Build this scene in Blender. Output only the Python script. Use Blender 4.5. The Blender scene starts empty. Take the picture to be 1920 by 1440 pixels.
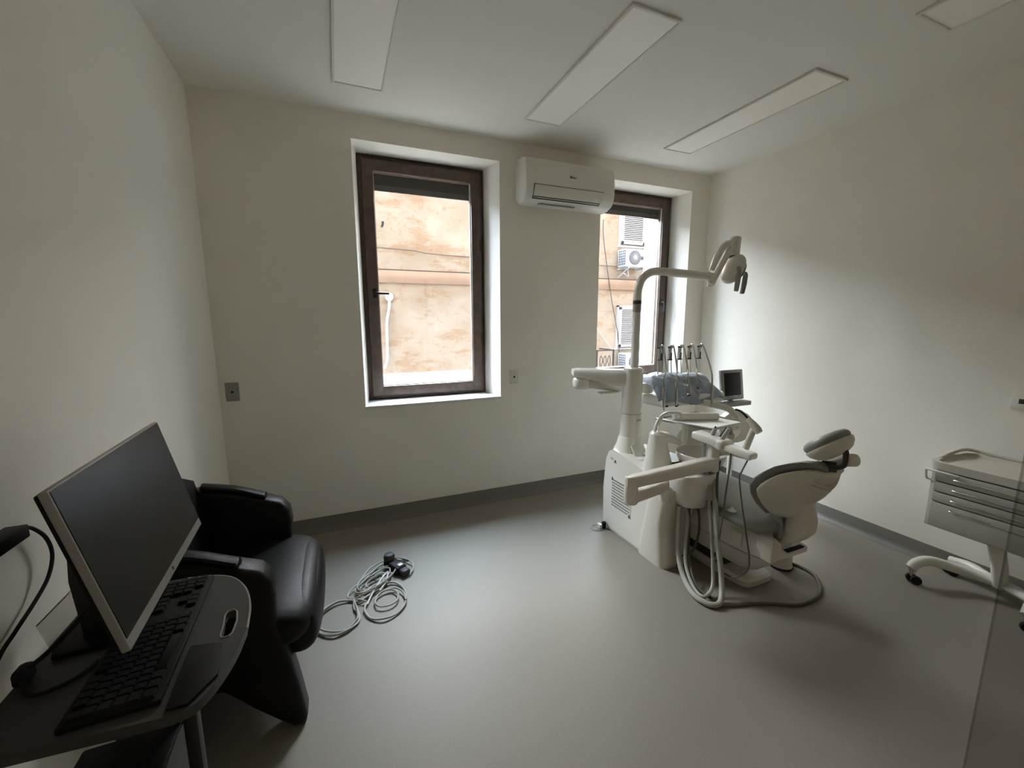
import bpy, bmesh, math, random
from mathutils import Vector, Matrix
random.seed(7)
COL = bpy.context.scene.collection
PI = math.pi
H_CEIL = 2.82

# ------------------------------------------------------------------ materials
def mat(name, col, rough=.5, metal=0., noise=0., nscale=8., bump=0., bscale=200., spec=.5, coat=0., col2=None):
    m = bpy.data.materials.new(name); m.use_nodes = True
    nt = m.node_tree; b = nt.nodes['Principled BSDF']
    b.inputs['Base Color'].default_value = (*col, 1); b.inputs['Roughness'].default_value = rough
    b.inputs['Metallic'].default_value = metal; b.inputs['Specular IOR Level'].default_value = spec
    b.inputs['Coat Weight'].default_value = coat
    tc = nt.nodes.new('ShaderNodeTexCoord')
    if noise > 0 or col2:
        n = nt.nodes.new('ShaderNodeTexNoise'); n.inputs['Scale'].default_value = nscale; n.inputs['Detail'].default_value = 6
        r = nt.nodes.new('ShaderNodeValToRGB')
        c2 = col2 if col2 else tuple(min(1, c * (1 + noise)) for c in col)
        c1 = col if col2 else tuple(c * (1 - noise) for c in col)
        r.color_ramp.elements[0].position = .35; r.color_ramp.elements[1].position = .65
        r.color_ramp.elements[0].color = (*c1, 1); r.color_ramp.elements[1].color = (*c2, 1)
        nt.links.new(tc.outputs['Object'], n.inputs['Vector']); nt.links.new(n.outputs['Fac'], r.inputs['Fac'])
        nt.links.new(r.outputs['Color'], b.inputs['Base Color'])
    if bump > 0:
        n2 = nt.nodes.new('ShaderNodeTexNoise'); n2.inputs['Scale'].default_value = bscale; n2.inputs['Detail'].default_value = 3
        bp = nt.nodes.new('ShaderNodeBump'); bp.inputs['Strength'].default_value = bump; bp.inputs['Distance'].default_value = .002
        nt.links.new(tc.outputs['Object'], n2.inputs['Vector']); nt.links.new(n2.outputs['Fac'], bp.inputs['Height'])
        nt.links.new(bp.outputs['Normal'], b.inputs['Normal'])
    return m

M = {}
M['wall'] = mat('wall paint', (.84, .81, .73), .75, noise=.015, nscale=3, bump=.25, bscale=90)
M['ceil'] = mat('ceiling paint', (.78, .76, .69), .8, bump=.15, bscale=70)
M['floor'] = mat('vinyl floor', (.25, .225, .188), .55, noise=.05, nscale=160, spec=.3)
M['base'] = mat('vinyl skirting', (.165, .155, .135), .5, noise=.05, nscale=120)
M['white'] = mat('white enamel', (.74, .71, .63), .22, coat=.3)
M['white2'] = mat('white plastic', (.70, .68, .61), .4)
M['ivory'] = mat('warm white plastic', (.66, .63, .54), .35)
M['grey'] = mat('grey plastic', (.30, .30, .28), .45)
M['dgrey'] = mat('dark grey plastic', (.04, .04, .037), .5, spec=.3)
M['black'] = mat('black plastic', (.006, .006, .0055), .5, spec=.2)
M['blackm'] = mat('matte black', (.006, .006, .006), .8)
M['leather'] = mat('black leather', (.006, .0058, .005), .42, bump=.4, bscale=350, spec=.22)
M['uphol'] = mat('grey upholstery', (.235, .235, .215), .42, bump=.2, bscale=400)
M['wood'] = mat('brown window frame', (.095, .060, .044), .5, noise=.25, nscale=20)
M['chrome'] = mat('chrome', (.75, .74, .70), .18, metal=1)
M['steel'] = mat('brushed steel', (.46, .45, .42), .24, metal=1)
M['silver'] = mat('silver plastic', (.30, .29, .27), .4, metal=.3)
M['screen'] = mat('dark screen', (.006, .006, .0055), .3, spec=.22)
M['hose'] = mat('grey hose', (.38, .37, .32), .45)
M['hosed'] = mat('dark hose', (.10, .085, .065), .5)
M['sheet'] = mat('blue grey protective sheet', (.30, .345, .395), .42, bump=.5, bscale=30)
M['paper'] = mat('white paper', (.8, .78, .72), .8)
M['marble'] = mat('pale marble sill', (.72, .71, .68), .35, noise=.06, nscale=5)
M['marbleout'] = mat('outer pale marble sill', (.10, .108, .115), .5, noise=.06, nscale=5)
M['desk'] = mat('grey desk laminate', (.05, .049, .044), .5, spec=.3)
M['panel'] = mat('lamp diffuser', (.95, .92, .84), .5)
M['key'] = mat('keyboard keys', (.006, .006, .0055), .55, spec=.2)
M['cabinet'] = mat('cabinet enamel', (.52, .50, .43), .4)
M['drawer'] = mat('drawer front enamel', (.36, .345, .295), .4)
M['wire'] = mat('dark outdoor wire', (.05, .05, .05), .7)
M['roller'] = mat('grey brown roller blind', (.12, .11, .095), .7)
M['jamb'] = mat('grey outer jamb', (.30, .29, .275), .8, noise=.05, nscale=12)  # darker than the room-side wall paint, finely mottled
M['ink'] = mat('printed grey ink', (.05, .05, .045), .7)
M['inkl'] = mat('printed light ink', (.22, .21, .19), .7)
M['red'] = mat('red brown logo', (.25, .06, .04), .5)
M['shutterw'] = mat('white louvre paint', (.42, .425, .44), .6)
M['iron'] = mat('wrought iron', (.02, .02, .02), .6)
M['acw'] = mat('outdoor unit white', (.32, .33, .34), .5)
M['acfan'] = mat('fan blue grey', (.045, .06, .085), .5)
M['brownin'] = mat('dark brown hinge', (.05, .035, .028), .5)

def glass_mat(name, tint, refl=.06, rough=.02):
    m = bpy.data.materials.new(name); m.use_nodes = True; nt = m.node_tree
    nt.nodes.remove(nt.nodes['Principled BSDF']); out = nt.nodes['Material Output']
    t = nt.nodes.new('ShaderNodeBsdfTransparent'); t.inputs['Color'].default_value = (*tint, 1)
    g = nt.nodes.new('ShaderNodeBsdfGlossy'); g.inputs['Roughness'].default_value = rough
    mx = nt.nodes.new('ShaderNodeMixShader'); mx.inputs['Fac'].default_value = refl
    nt.links.new(t.outputs[0], mx.inputs[1]); nt.links.new(g.outputs[0], mx.inputs[2]); nt.links.new(mx.outputs[0], out.inputs['Surface'])
    return m
M['glass'] = glass_mat('window glass', (.97, .98, .98), .03)
M['doorglass'] = glass_mat('door glass', (.86, .86, .84), .04, .05)
M['edge'] = glass_mat('glass edge', (.74, .75, .72), .05, .2)
M['clear'] = glass_mat('clear acrylic', (.84, .83, .80), .06, .1)

def stucco():
    m = bpy.data.materials.new('peach stucco'); m.use_nodes = True; nt = m.node_tree; b = nt.nodes['Principled BSDF']
    b.inputs['Roughness'].default_value = .9; b.inputs['Specular IOR Level'].default_value = .1
    tc = nt.nodes.new('ShaderNodeTexCoord')
    def noise(sc, det, p0, p1, c0, c1, stretch=None):
        n = nt.nodes.new('ShaderNodeTexNoise'); n.inputs['Scale'].default_value = sc; n.inputs['Detail'].default_value = det
        n.inputs['Roughness'].default_value = .65
        if stretch:
            mp = nt.nodes.new('ShaderNodeMapping'); mp.inputs['Scale'].default_value = stretch
            nt.links.new(tc.outputs['Object'], mp.inputs['Vector']); nt.links.new(mp.outputs['Vector'], n.inputs['Vector'])
        else: nt.links.new(tc.outputs['Object'], n.inputs['Vector'])
        r = nt.nodes.new('ShaderNodeValToRGB'); e = r.color_ramp.elements
        e[0].position = p0; e[1].position = p1; e[0].color = (*c0, 1); e[1].color = (*c1, 1)
        nt.links.new(n.outputs['Fac'], r.inputs['Fac']); return r
    a = noise(1.3, 8, .40, .62, (.285, .236, .188), (.34, .298, .255), (1, 1, 1.3))
    c = noise(2.6, 10, .535, .60, (1, 1, 1), (.88, .76, .66), (.6, 1, 1.6))
    d = noise(13, 8, .58, .66, (1, 1, 1), (.86, .76, .67))
    m1 = nt.nodes.new('ShaderNodeMix'); m1.data_type = 'RGBA'; m1.blend_type = 'MULTIPLY'; m1.inputs[0].default_value = 1
    m2 = nt.nodes.new('ShaderNodeMix'); m2.data_type = 'RGBA'; m2.blend_type = 'MULTIPLY'; m2.inputs[0].default_value = 1
    nt.links.new(a.outputs[0], m1.inputs[6]); nt.links.new(c.outputs[0], m1.inputs[7])
    nt.links.new(m1.outputs[2], m2.inputs[6]); nt.links.new(d.outputs[0], m2.inputs[7])
    nt.links.new(m2.outputs[2], b.inputs['Base Color'])
    return m
M['stucco'] = stucco()
M['road'] = mat('pale street paving', (.25, .23, .20), .9, noise=.1, nscale=2)
M['band'] = mat('salmon stucco band', (.255, .18, .135), .9, noise=.06, nscale=5)

# ------------------------------------------------------------------ geometry helpers
def NB(): return bmesh.new()
def merge(bm, tmp):
    me = bpy.data.meshes.new('t'); tmp.to_mesh(me); tmp.free(); bm.from_mesh(me); bpy.data.meshes.remove(me)
def xform(bm, mtx): bmesh.ops.transform(bm, matrix=mtx, verts=bm.verts); return bm
def box(bm, x0, x1, y0, y1, z0, z1, bev=0., seg=2, mtx=None):
    t = bmesh.new(); bmesh.ops.create_cube(t, size=1)
    for v in t.verts:
        v.co = Vector(((x0 + x1) / 2 + v.co.x * (x1 - x0), (y0 + y1) / 2 + v.co.y * (y1 - y0), (z0 + z1) / 2 + v.co.z * (z1 - z0)))
    if bev > 0: bmesh.ops.bevel(t, geom=t.edges[:], offset=bev, segments=seg, affect='EDGES', profile=.5, clamp_overlap=True)
    if mtx: xform(t, mtx)
    merge(bm, t)
    return bm
def frame_axes(d):
    d = d.normalized(); up = Vector((0, 0, 1)) if abs(d.z) < .95 else Vector((0, 1, 0))
    a = d.cross(up).normalized(); return a, a.cross(d).normalized()
def rings(bm, rr, close=True, caps=True):
    """rr: list of rings (equal number of Vectors) joined into a skin"""
    vs = [[bm.verts.new(p) for p in r] for r in rr]; n = len(rr[0])
    for i in range(len(vs) - 1):
        for j in range(n if close else n - 1):
            k = (j + 1) % n
            bm.faces.new((vs[i][j], vs[i][k], vs[i + 1][k], vs[i + 1][j]))
    if caps:
        bm.faces.new(vs[0][::-1]); bm.faces.new(vs[-1])
    return bm
def catmull(pts, n=6):
    P = [Vector(p) for p in pts]
    if len(P) < 3: return P
    out = []
    for i in range(len(P) - 1):
        p0 = P[i - 1] if i else P[0] * 2 - P[1]; p1 = P[i]; p2 = P[i + 1]; p3 = P[i + 2] if i + 2 < len(P) else P[-1] * 2 - P[-2]
        for k in range(n):
            t = k / n
            out.append(.5 * ((2 * p1) + (p2 - p0) * t + (2 * p0 - 5 * p1 + 4 * p2 - p3) * t * t + (3 * p1 - p0 - 3 * p2 + p3) * t ** 3))
    out.append(P[-1]); return out
def tube(bm, pts, r, seg=10, smooth=0, sq=None, rlist=None):
    P = catmull(pts, smooth) if smooth else [Vector(p) for p in pts]
    n = len(P); rr = []
    T = []
    for i in range(n):
        d = (P[min(i + 1, n - 1)] - P[max(i - 1, 0)])
        T.append(d.normalized() if d.length > 1e-9 else Vector((0, 0, 1)))
    a, b = frame_axes(T[0])
    for i in range(n):
        if i:
            q = T[i - 1].rotation_difference(T[i]); a = q @ a; b = q @ b
        f = i / (n - 1)
        if rlist:
            g = f * (len(rlist) - 1); k = min(int(g), len(rlist) - 2); R = rlist[k] + (rlist[k + 1] - rlist[k]) * (g - k)
        else: R = r
        ra, rb = (R, R) if not sq else (R * sq[0], R * sq[1])
        ring = []
        for j in range(seg):
            t = 2 * PI * j / seg
            ring.append(P[i] + a * math.cos(t) * ra + b * math.sin(t) * rb)
        rr.append(ring)
    return rings(bm, rr)
def cyl(bm, p0, p1, r0, r1=None, seg=24, bev=0.):
    r1 = r0 if r1 is None else r1
    p0, p1 = Vector(p0), Vector(p1); d = p1 - p0; L = d.length; a, b = frame_axes(d); u = d.normalized()
    prof = [(0, r0), (L, r1)] if bev <= 0 else [(0, r0 - bev), (bev * .3, r0 - bev * .3), (bev, r0), (L - bev, r1), (L - bev * .3, r1 - bev * .3), (L, r1 - bev)]
    return rings(bm, [[p0 + u * h + a * math.cos(2 * PI * j / seg) * r + b * math.sin(2 * PI * j / seg) * r for j in range(seg)] for h, r in prof])
def lathe(bm, prof, c, seg=32, sx=1., sy=1., cap=True):
    rr = [[Vector((c[0] + r * sx * math.cos(2 * PI * j / seg), c[1] + r * sy * math.sin(2 * PI * j / seg), c[2] + z)) for j in range(seg)] for r, z in prof]
    return rings(bm, rr, caps=cap)
def prism(bm, poly, axis, a, b, bev=0., seg=2):
    """extrude a 2-D outline along axis from a to b; poly coords are the two other axes in order"""
    t = bmesh.new()
    def mk(p, w):
        return {'x': Vector((w, p[0], p[1])), 'y': Vector((p[0], w, p[1])), 'z': Vector((p[0], p[1], w))}[axis]
    v0 = [t.verts.new(mk(p, a)) for p in poly]; v1 = [t.verts.new(mk(p, b)) for p in poly]; n = len(poly)
    f0 = t.faces.new(v0); f1 = t.faces.new(v1[::-1])
    for i in range(n): t.faces.new((v0[i], v1[i], v1[(i + 1) % n], v0[(i + 1) % n]))
    bmesh.ops.recalc_face_normals(t, faces=t.faces[:])
    if bev > 0:
        ed = list(set(list(f0.edges) + list(f1.edges)))
        bmesh.ops.bevel(t, geom=ed, offset=bev, segments=seg, affect='EDGES', profile=.5, clamp_overlap=True)
    bmesh.ops.triangulate(t, faces=[f for f in t.faces if len(f.verts) > 4])
    merge(bm, t); return bm
def sup(cx, cy, hx, hy, z, n=32, e=2.6):
    out = []
    for j in range(n):
        t = 2 * PI * j / n; c, s = math.cos(t), math.sin(t)
        out.append(Vector((cx + hx * math.copysign(abs(c) ** (2 / e), c), cy + hy * math.copysign(abs(s) ** (2 / e), s), z)))
    return out
def ellipsoid(bm, c, r, seg=24, rg=14, e1=1., e2=1., mtx=None):
    t = bmesh.new(); rr = []
    for i in range(1, rg):
        ph = -PI / 2 + PI * i / rg; cz, sz = math.cos(ph), math.sin(ph)
        cz = abs(cz) ** e1; sz = math.copysign(abs(sz) ** e1, sz); ring = []
        for j in range(seg):
            th = 2 * PI * j / seg; cc, ss = math.cos(th), math.sin(th)
            ring.append(Vector((r[0] * cz * math.copysign(abs(cc) ** e2, cc), r[1] * cz * math.copysign(abs(ss) ** e2, ss), r[2] * sz)))
        rr.append(ring)
    rings(t, rr)
    if mtx: xform(t, mtx)
    xform(t, Matrix.Translation(c)); merge(bm, t); return bm

def obj(name, bm, m, parent=None, ang=.6, label=None, recalc=True):
    if recalc: bmesh.ops.recalc_face_normals(bm, faces=bm.faces[:])
    for f in bm.faces: f.smooth = True
    for e in bm.edges:
        if len(e.link_faces) == 2 and e.calc_face_angle(0) > ang: e.smooth = False
    me = bpy.data.meshes.new(name); bm.to_mesh(me); bm.free(); me.materials.append(m)
    o = bpy.data.objects.new(name, me); COL.objects.link(o)
    if parent is not None:
        o.parent = parent
        w = Vector((0, 0, 0)); p = parent
        while p is not None: w += p.location; p = p.parent
        o.location = -w
    if label: o['label'] = label
    return o
def thing(name, label, cat, loc=(0, 0, 0), group=None):
    o = bpy.data.objects.new(name, None); COL.objects.link(o); o.location = loc; o.empty_display_size = .1
    o['label'] = label; o['category'] = cat
    if group: o['group'] = group
    return o
def tag(o, label, cat, group=None):
    o['label'] = label; o['category'] = cat
    if group: o['group'] = group
    return o
def struct(name, bm, m, parent=None, label=None):
    o = obj(name, bm, m, parent)
    if parent is None: o['kind'] = 'structure'
    if label: o['label'] = label
    return o
def text(name, s, size, mtx, m, parent, ext=.0006):
    c = bpy.data.curves.new(name, 'FONT'); c.body = s; c.size = size; c.extrude = ext; c.align_x = 'CENTER'; c.align_y = 'CENTER'
    c.materials.append(m)
    tmp = bpy.data.objects.new('tmp', c); COL.objects.link(tmp)
    dg = bpy.context.evaluated_depsgraph_get(); me = bpy.data.meshes.new_from_object(tmp.evaluated_get(dg))
    bpy.data.objects.remove(tmp); bm = bmesh.new(); bm.from_mesh(me); xform(bm, mtx)
    return obj(name, bm, m, parent)

# ------------------------------------------------------------------ room shell
XL, XR, YB, YF = -.71, 3.33, 3.10, -.75
W1 = dict(a=(.16, 1.20), b=(.200, 1.150), z=(.88, 2.67))
W2 = dict(a=(2.11, 3.11), b=(2.15, 3.085), z=(.93, 2.665))
bm = NB(); box(bm, XL - .2, XR + .2, YF - .2, YB + .02, -.1, 0); struct('floor', bm, M['floor'], label='grey vinyl floor of the treatment room')
bm = NB(); box(bm, XL - .2, XR + .2, YF - .2, YB + .6, H_CEIL, H_CEIL + .3); struct('ceiling', bm, M['ceil'], label='plain off white ceiling')
bm = NB(); box(bm, XL - .25, XL, YF - .2, YB, 0, H_CEIL); struct('wall_left', bm, M['wall'], label='off white wall behind the desk and armchair')
bm = NB(); box(bm, XR, XR + .2, YF - .2, YB, 0, H_CEIL); struct('wall_right', bm, M['wall'], label='off white wall behind the drawer trolley')
bm = NB(); box(bm, XL - .2, XR + .2, YF - .2, YF, 0, H_CEIL); struct('wall_front', bm, M['wall'], label='wall behind the viewer')
def wall_with_windows():
    bm = bmesh.new()
    X0, X1, Z0, Z1 = -5., 9., -1.5, 6.
    YO = 3.70
    def q(*p): bm.faces.new([bm.verts.new(v) for v in p])
    def face(y, wins, x0, x1, z0, z1):
        xs = sorted([x0, x1] + [v for w in wins for v in w[:2]])
        for i in range(len(xs) - 1):
            a, b = xs[i], xs[i + 1]; w = [w for w in wins if w[0] == a and w[1] == b]
            if w:
                q((a, y, z0), (b, y, z0), (b, y, w[0][2]), (a, y, w[0][2])); q((a, y, w[0][3]), (b, y, w[0][3]), (b, y, z1), (a, y, z1))
            else: q((a, y, z0), (b, y, z0), (b, y, z1), (a, y, z1))
    wa = [(*w['a'], *w['z']) for w in (W1, W2)]; wb = [(*w['b'], w['z'][0], w['z'][1]) for w in (W1, W2)]
    face(YB, wa, XL - .25, XR + .2, -.1, H_CEIL + .05)
    face(YO, wb, X0, X1, Z0, Z1)
    for A, B in zip(wa, wb):
        r0 = [(A[0], YB, A[2]), (A[1], YB, A[2]), (A[1], YB, A[3]), (A[0], YB, A[3])]
        r1 = [(B[0], 3.33, B[2]), (B[1], 3.33, B[2]), (B[1], 3.33, B[3]), (B[0], 3.33, B[3])]
        r2 = [(B[0], YO, B[2]), (B[1], YO, B[2]), (B[1], YO, B[3]), (B[0], YO, B[3])]
        for a, b in ((r0, r1), (r1, r2)):
            for i in range(4): j = (i + 1) % 4; q(a[i], a[j], b[j], b[i])
    # outer rim so that the wall reads as a slab
    r0 = [(XL - .25, YB, -.1), (XR + .2, YB, -.1), (XR + .2, YB, H_CEIL + .05), (XL - .25, YB, H_CEIL + .05)]
    r1 = [(X0, YO, Z0), (X1, YO, Z0), (X1, YO, Z1), (X0, YO, Z1)]
    for i in range(4): j = (i + 1) % 4; q(r0[i], r0[j], r1[j], r1[i])
    bmesh.ops.remove_doubles(bm, verts=bm.verts, dist=1e-4)
    for f in bm.faces:
        c = f.calc_center_median()
        if c.y > 3.34 and c.y < 3.69 and XL < c.x < XR: f.material_index = 2
        if c.y > 3.69 or c.x < XL - .3 or c.x > XR + .3 or c.z < -.15 or c.z > H_CEIL + .1: f.material_index = 1
    return bm
wb_ = struct('wall_back', wall_with_windows(), M['wall'], label='off white wall with the two deep windows')
wb_.data.materials.append(M['stucco']); wb_.data.materials.append(M['jamb'])
def skirting(name, p0, p1, nrm):
    bm = bmesh.new(); prof = [(0, .105), (.004, .105), (.006, .10), (.006, .04), (.012, .02), (.024, .007), (.045, .001), (.045, 0), (0, 0)]
    p0, p1, nrm = Vector(p0), Vector(p1), Vector(nrm)
    rings(bm, [[p + nrm * a + Vector((0, 0, b)) for a, b in prof] for p in (p0, p1)])
    return struct(name, bm, M['base'], label='low dark grey vinyl skirting')
skirting('baseboard_back', (XL, YB, 0), (XR, YB, 0), (0, -1, 0))
skirting('baseboard_left', (XL, YF, 0), (XL, YB, 0), (1, 0, 0))
skirting('baseboard_right', (XR, YF, 0), (XR, YB, 0), (-1, 0, 0))
for i, (w, mx) in enumerate(((W1, 0), (W2, 0))):
    bm = NB(); prism(bm, [(w['a'][0] - .008, 3.085), (w['a'][1] + .008, 3.085), (w['a'][1], 3.10), (w['b'][1], 3.335), (w['b'][0], 3.335), (w['a'][0], 3.10)], 'z', w['z'][0] - .018, w['z'][0] + .004, .002)
    struct('trim_%d' % (i + 1), bm, M['marble'], label='thin pale marble inner window sill')
    bm = NB(); h0 = .105 if i == 0 else .03; h1 = .150 if i == 0 else .035
    prism(bm, [(3.425, w['z'][0]), (3.425, w['z'][0] + h0), (3.76, w['z'][0] + h1), (3.78, w['z'][0] + h1 - .01), (3.78, w['z'][0] + h1 - .04), (3.70, w['z'][0])], 'x', w['b'][0] + .002, w['b'][1] - .002)
    struct('trim_%d' % (i + 3), bm, M['marbleout'], label='thick pale marble outer window sill')

def window(name, w, handle_side, label):
    root = bpy.data.objects.new(name, None); COL.objects.link(root); root['kind'] = 'structure'; root['label'] = label
    x0, x1 = w['b']; z0, z1 = w['z']; root.location = ((x0 + x1) / 2, 3.35, z0)
    def ring(a, b, c, d, t, y0, y1, bev):
        bm = NB()
        box(bm, a, a + t, y0, y1, c, d, bev); box(bm, b - t, b, y0, y1, c, d, bev)
        box(bm, a + t - .002, b - t + .002, y0, y1, c, c + t, bev); box(bm, a + t - .002, b - t + .002, y0, y1, d - t, d, bev); return bm
    obj('frame', ring(x0 + .002, x1 - .002, z0 + .005, z1 - .002, .045, 3.345, 3.42, .003), M['wood'], root)
    sash = obj('sash', ring(x0 + .03, x1 - .03, z0 + .03, z1 - .035, .078, 3.315, 3.385, .006), M['wood'], root)
    gx0, gx1, gz0, gz1 = x0 + .108, x1 - .108, z0 + .108, z1 - .113
    bm = NB(); box(bm, gx0 - .01, gx1 + .01, 3.352, 3.358, gz0 - .01, gz1 + .01); obj('glass', bm, M['glass'], root)
    bm = NB()
    for (a, b, c, d) in ((gx0, gx0 + .006, gz0, gz1), (gx1 - .006, gx1, gz0, gz1), (gx0, gx1, gz0, gz0 + .006)): box(bm, a, b, 3.335, 3.345, c, d)
    obj('gasket', bm, M['ivory'], sash)
    # rolled shutter slats behind the pane
    bm = NB(); zt = z1 - .04; hgt = .165 if handle_side < 0 else .135
    prism(bm, [(3.44, zt), (3.455, zt), (3.455, zt - hgt), (3.452, zt - hgt - .006), (3.443, zt - hgt - .006), (3.44, zt - hgt + .03), (3.438, zt - hgt + .034), (3.44, zt - hgt + .038)], 'x', x0 + .03, x1 - .03)
    for q in (.30, .88): box(bm, x0 + (x1 - x0) * q - .008, x0 + (x1 - x0) * q + .008, 3.436, 3.444, zt - hgt - .004, zt - hgt + .008, .001)
    obj('roller_shutter', bm, M['roller'], root)
    hx = x0 + .078 if handle_side < 0 else x1 - .078
    hz = 1.693 if handle_side < 0 else 1.665
    bm = NB(); box(bm, hx - .014, hx + .014, 3.305, 3.317, hz - .035, hz + .035, .004)
    cyl(bm, (hx, 3.31, hz), (hx, 3.275, hz), .009, seg=12)
    s = -handle_side
    if handle_side < 0: tube(bm, [(hx, 3.272, hz), (hx + .03 * s, 3.27, hz), (hx + .10 * s, 3.268, hz - .002)], .0085, 8, 3)
    else: tube(bm, [(hx, 3.272, hz), (hx, 3.27, hz - .04), (hx, 3.268, hz - .09)], .0085, 8, 3)
    obj('handle', bm, M['black'] if handle_side < 0 else M['dgrey'], sash)
    for zz in (z0 + .42, z1 - .62):
        bm = NB(); xx = x1 - .03 if handle_side < 0 else x0 + .03
        cyl(bm, (xx, 3.312, zz), (xx, 3.312, zz + .09), .009, seg=12, bev=.003); obj('hinge', bm, M['brownin'], sash)
    return root
window('window_1', W1, -1, 'brown framed window with a black lever handle, facing blank peach plaster')
window('window_2', W2, 1, 'brown framed window facing louvred shutters, beside the corner')

# door glass beside the viewer
bm = NB(); gd = Vector((.25, -.97, 0)).normalized(); gp = Vector((1.255, .341, 0))
gm = Matrix.Translation(gp) @ Matrix.Rotation(math.atan2(gd.y, gd.x), 4, 'Z')
box(bm, .004, .85, -.004, .004, .012, 2.1, mtx=gm)
door = obj('door_1', bm, M['doorglass']); door['kind'] = 'structure'; door['label'] = 'open frameless tinted glass door at the edge of the room'
bm = NB(); box(bm, 0, .004, -.005, .005, .012, 2.1, mtx=gm); obj('polished_edge', bm, M['edge'], door)

# ceiling light panels
def light_panel(x0, x1, y0, y1, label):
    t = thing('ceiling_light', label, 'ceiling light', ((x0 + x1) / 2, (y0 + y1) / 2, H_CEIL), 'recessed light panels in the ceiling')
    bm = NB(); f = .014
    for a in ((x0, x0 + f, y0, y1), (x1 - f, x1, y0, y1), (x0 + f, x1 - f, y0, y0 + f), (x0 + f, x1 - f, y1 - f, y1)):
        box(bm, *a, H_CEIL - .012, H_CEIL + .0, .002)
    obj('frame', bm, M['white2'], t)
    bm = NB(); box(bm, x0 + f, x1 - f, y0 + f, y1 - f, H_CEIL - .007, H_CEIL - .001); obj('diffuser', bm, M['panel'], t)
light_panel(.06, .335, 1.62, 2.74, 'unlit long ceiling panel above the blank peach window, nearest the left wall')
light_panel(1.235, 1.51, 1.62, 2.73, 'unlit long ceiling panel in the middle, ending before the air conditioner')
light_panel(2.44, 2.715, 1.62, 2.755, 'unlit long ceiling panel above the dental lamp')
light_panel(2.42, 2.70, .09, 1.20, 'unlit ceiling panel of which only one end shows, near the right wall')

# wall air conditioner
t = thing('air_conditioner', 'white wall mounted air conditioner between the two windows under the ceiling', 'air conditioner', (1.70, 3.0, 2.36))
bm = NB(); prof = [(3.098, 2.40), (3.098, 2.69), (2.96, 2.675), (2.915, 2.66), (2.897, 2.63), (2.890, 2.55), (2.888, 2.47), (2.895, 2.43), (2.925, 2.385), (2.98, 2.362), (3.05, 2.358)]
prism(bm, prof, 'x', 1.325, 2.10, .016, 3); obj('body', bm, M['white2'], t)
bm = NB(); prism(bm, [(2.884, 2.472), (2.8905, 2.474), (2.901, 2.43), (2.927, 2.392), (2.920, 2.389), (2.893, 2.427)], 'x', 1.392, 1.985, .001); obj('louvre', bm, M['white2'], t)
bm = NB(); prism(bm, [(2.912, 2.399), (2.922, 2.401), (2.938, 2.382), (2.925, 2.384)], 'x', 1.388, 1.975); prism(bm, [(2.8865, 2.4755), (2.891, 2.4755), (2.891, 2.478), (2.8865, 2.478)], 'x', 1.39, 1.99)
prism(bm, [(2.885, 2.476), (2.899, 2.428), (2.912, 2.402), (2.909, 2.400), (2.893, 2.428), (2.880, 2.476)], 'x', 1.3885, 1.3915)
obj('air_outlet', bm, M['blackm'], t)
text('logo', 'Haier', .026, Matrix.Translation((1.715, 2.8875, 2.553)) @ Matrix.Rotation(PI / 2, 4, 'X'), M['red'], t)
bm = NB()
for k in range(16): box(bm, 1.46 + k * .02, 1.47 + k * .02, 2.955, 2.98, 2.3585, 2.364)
obj('drip_marks', bm, M['grey'], t)

# wall plates
def plate_back(x, z, w, h, lab, m):
    t = thing('wall_socket', lab, 'socket', (x, YB, z), 'blanking plates with a cable hole')
    bm = NB(); box(bm, x - w / 2, x + w / 2, YB - .009, YB, z - h / 2, z + h / 2, .003); obj('plate', bm, m, t)
    bm = NB(); cyl(bm, (x, YB - .0105, z), (x, YB - .008, z), .008, seg=16); obj('hole', bm, M['blackm'], t)
    for s in (-1, 1):
        bm = NB(); cyl(bm, (x, YB - .0100, z + s * h * .38), (x, YB - .008, z + s * h * .38), .004, seg=10); obj('screw', bm, M['grey'], t)
plate_back(1.316, 1.035, .075, .115, 'white blank socket plate on the wall between the two windows', M['white2'])
plate_back(-.638, 1.045, .075, .12, 'grey blank socket plate in the corner above the armchair', M['grey'])
t = thing('wall_switch', 'white switch plate on the right wall above the drawer trolley', 'switch', (XR, .94, 1.065))
bm = NB(); box(bm, XR - .009, XR, .885, .985, 1.02, 1.115, .003); obj('plate', bm, M['white2'], t)
bm = NB(); box(bm, XR - .0105, XR - .008, .925, .955, 1.052, 1.078, .001); obj('hole', bm, M['dgrey'], t)

# ------------------------------------------------------------------ outside
YW = 7.5
bm = NB(); box(bm, -5, 12, YW, YW + .4, -3, 4.0)
fac = struct('building_exterior', bm, M['stucco'], label='peach plastered building across the street')
bm = NB(); box(bm, -5, 12, YW - .045, YW + .01, 2.12, 2.335, .004); obj('ledge', bm, M['band'], fac, label='salmon plaster band')
bm = NB(); box(bm, -5, 12, YW - .052, YW - .04, 2.326, 2.342); obj('ledge_dark_line', bm, M['dgrey'], fac)  # thin dark strip along the top of the salmon band
bm = NB(); tube(bm, [(-5, YW - .01, 2.72), (.7, YW - .01, 2.69), (1.5, YW - .01, 2.645), (2.4, YW - .01, 2.62), (6, YW - .01, 2.60)], .007, 6, 3); obj('facade_wire', bm, M['wire'], fac, label='thin wire across the plaster')
bm = NB(); box(bm, -6, 12, 3.72, YW, -2.1, -2.0); struct('road', bm, M['road'], label='street far below the windows')
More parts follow.
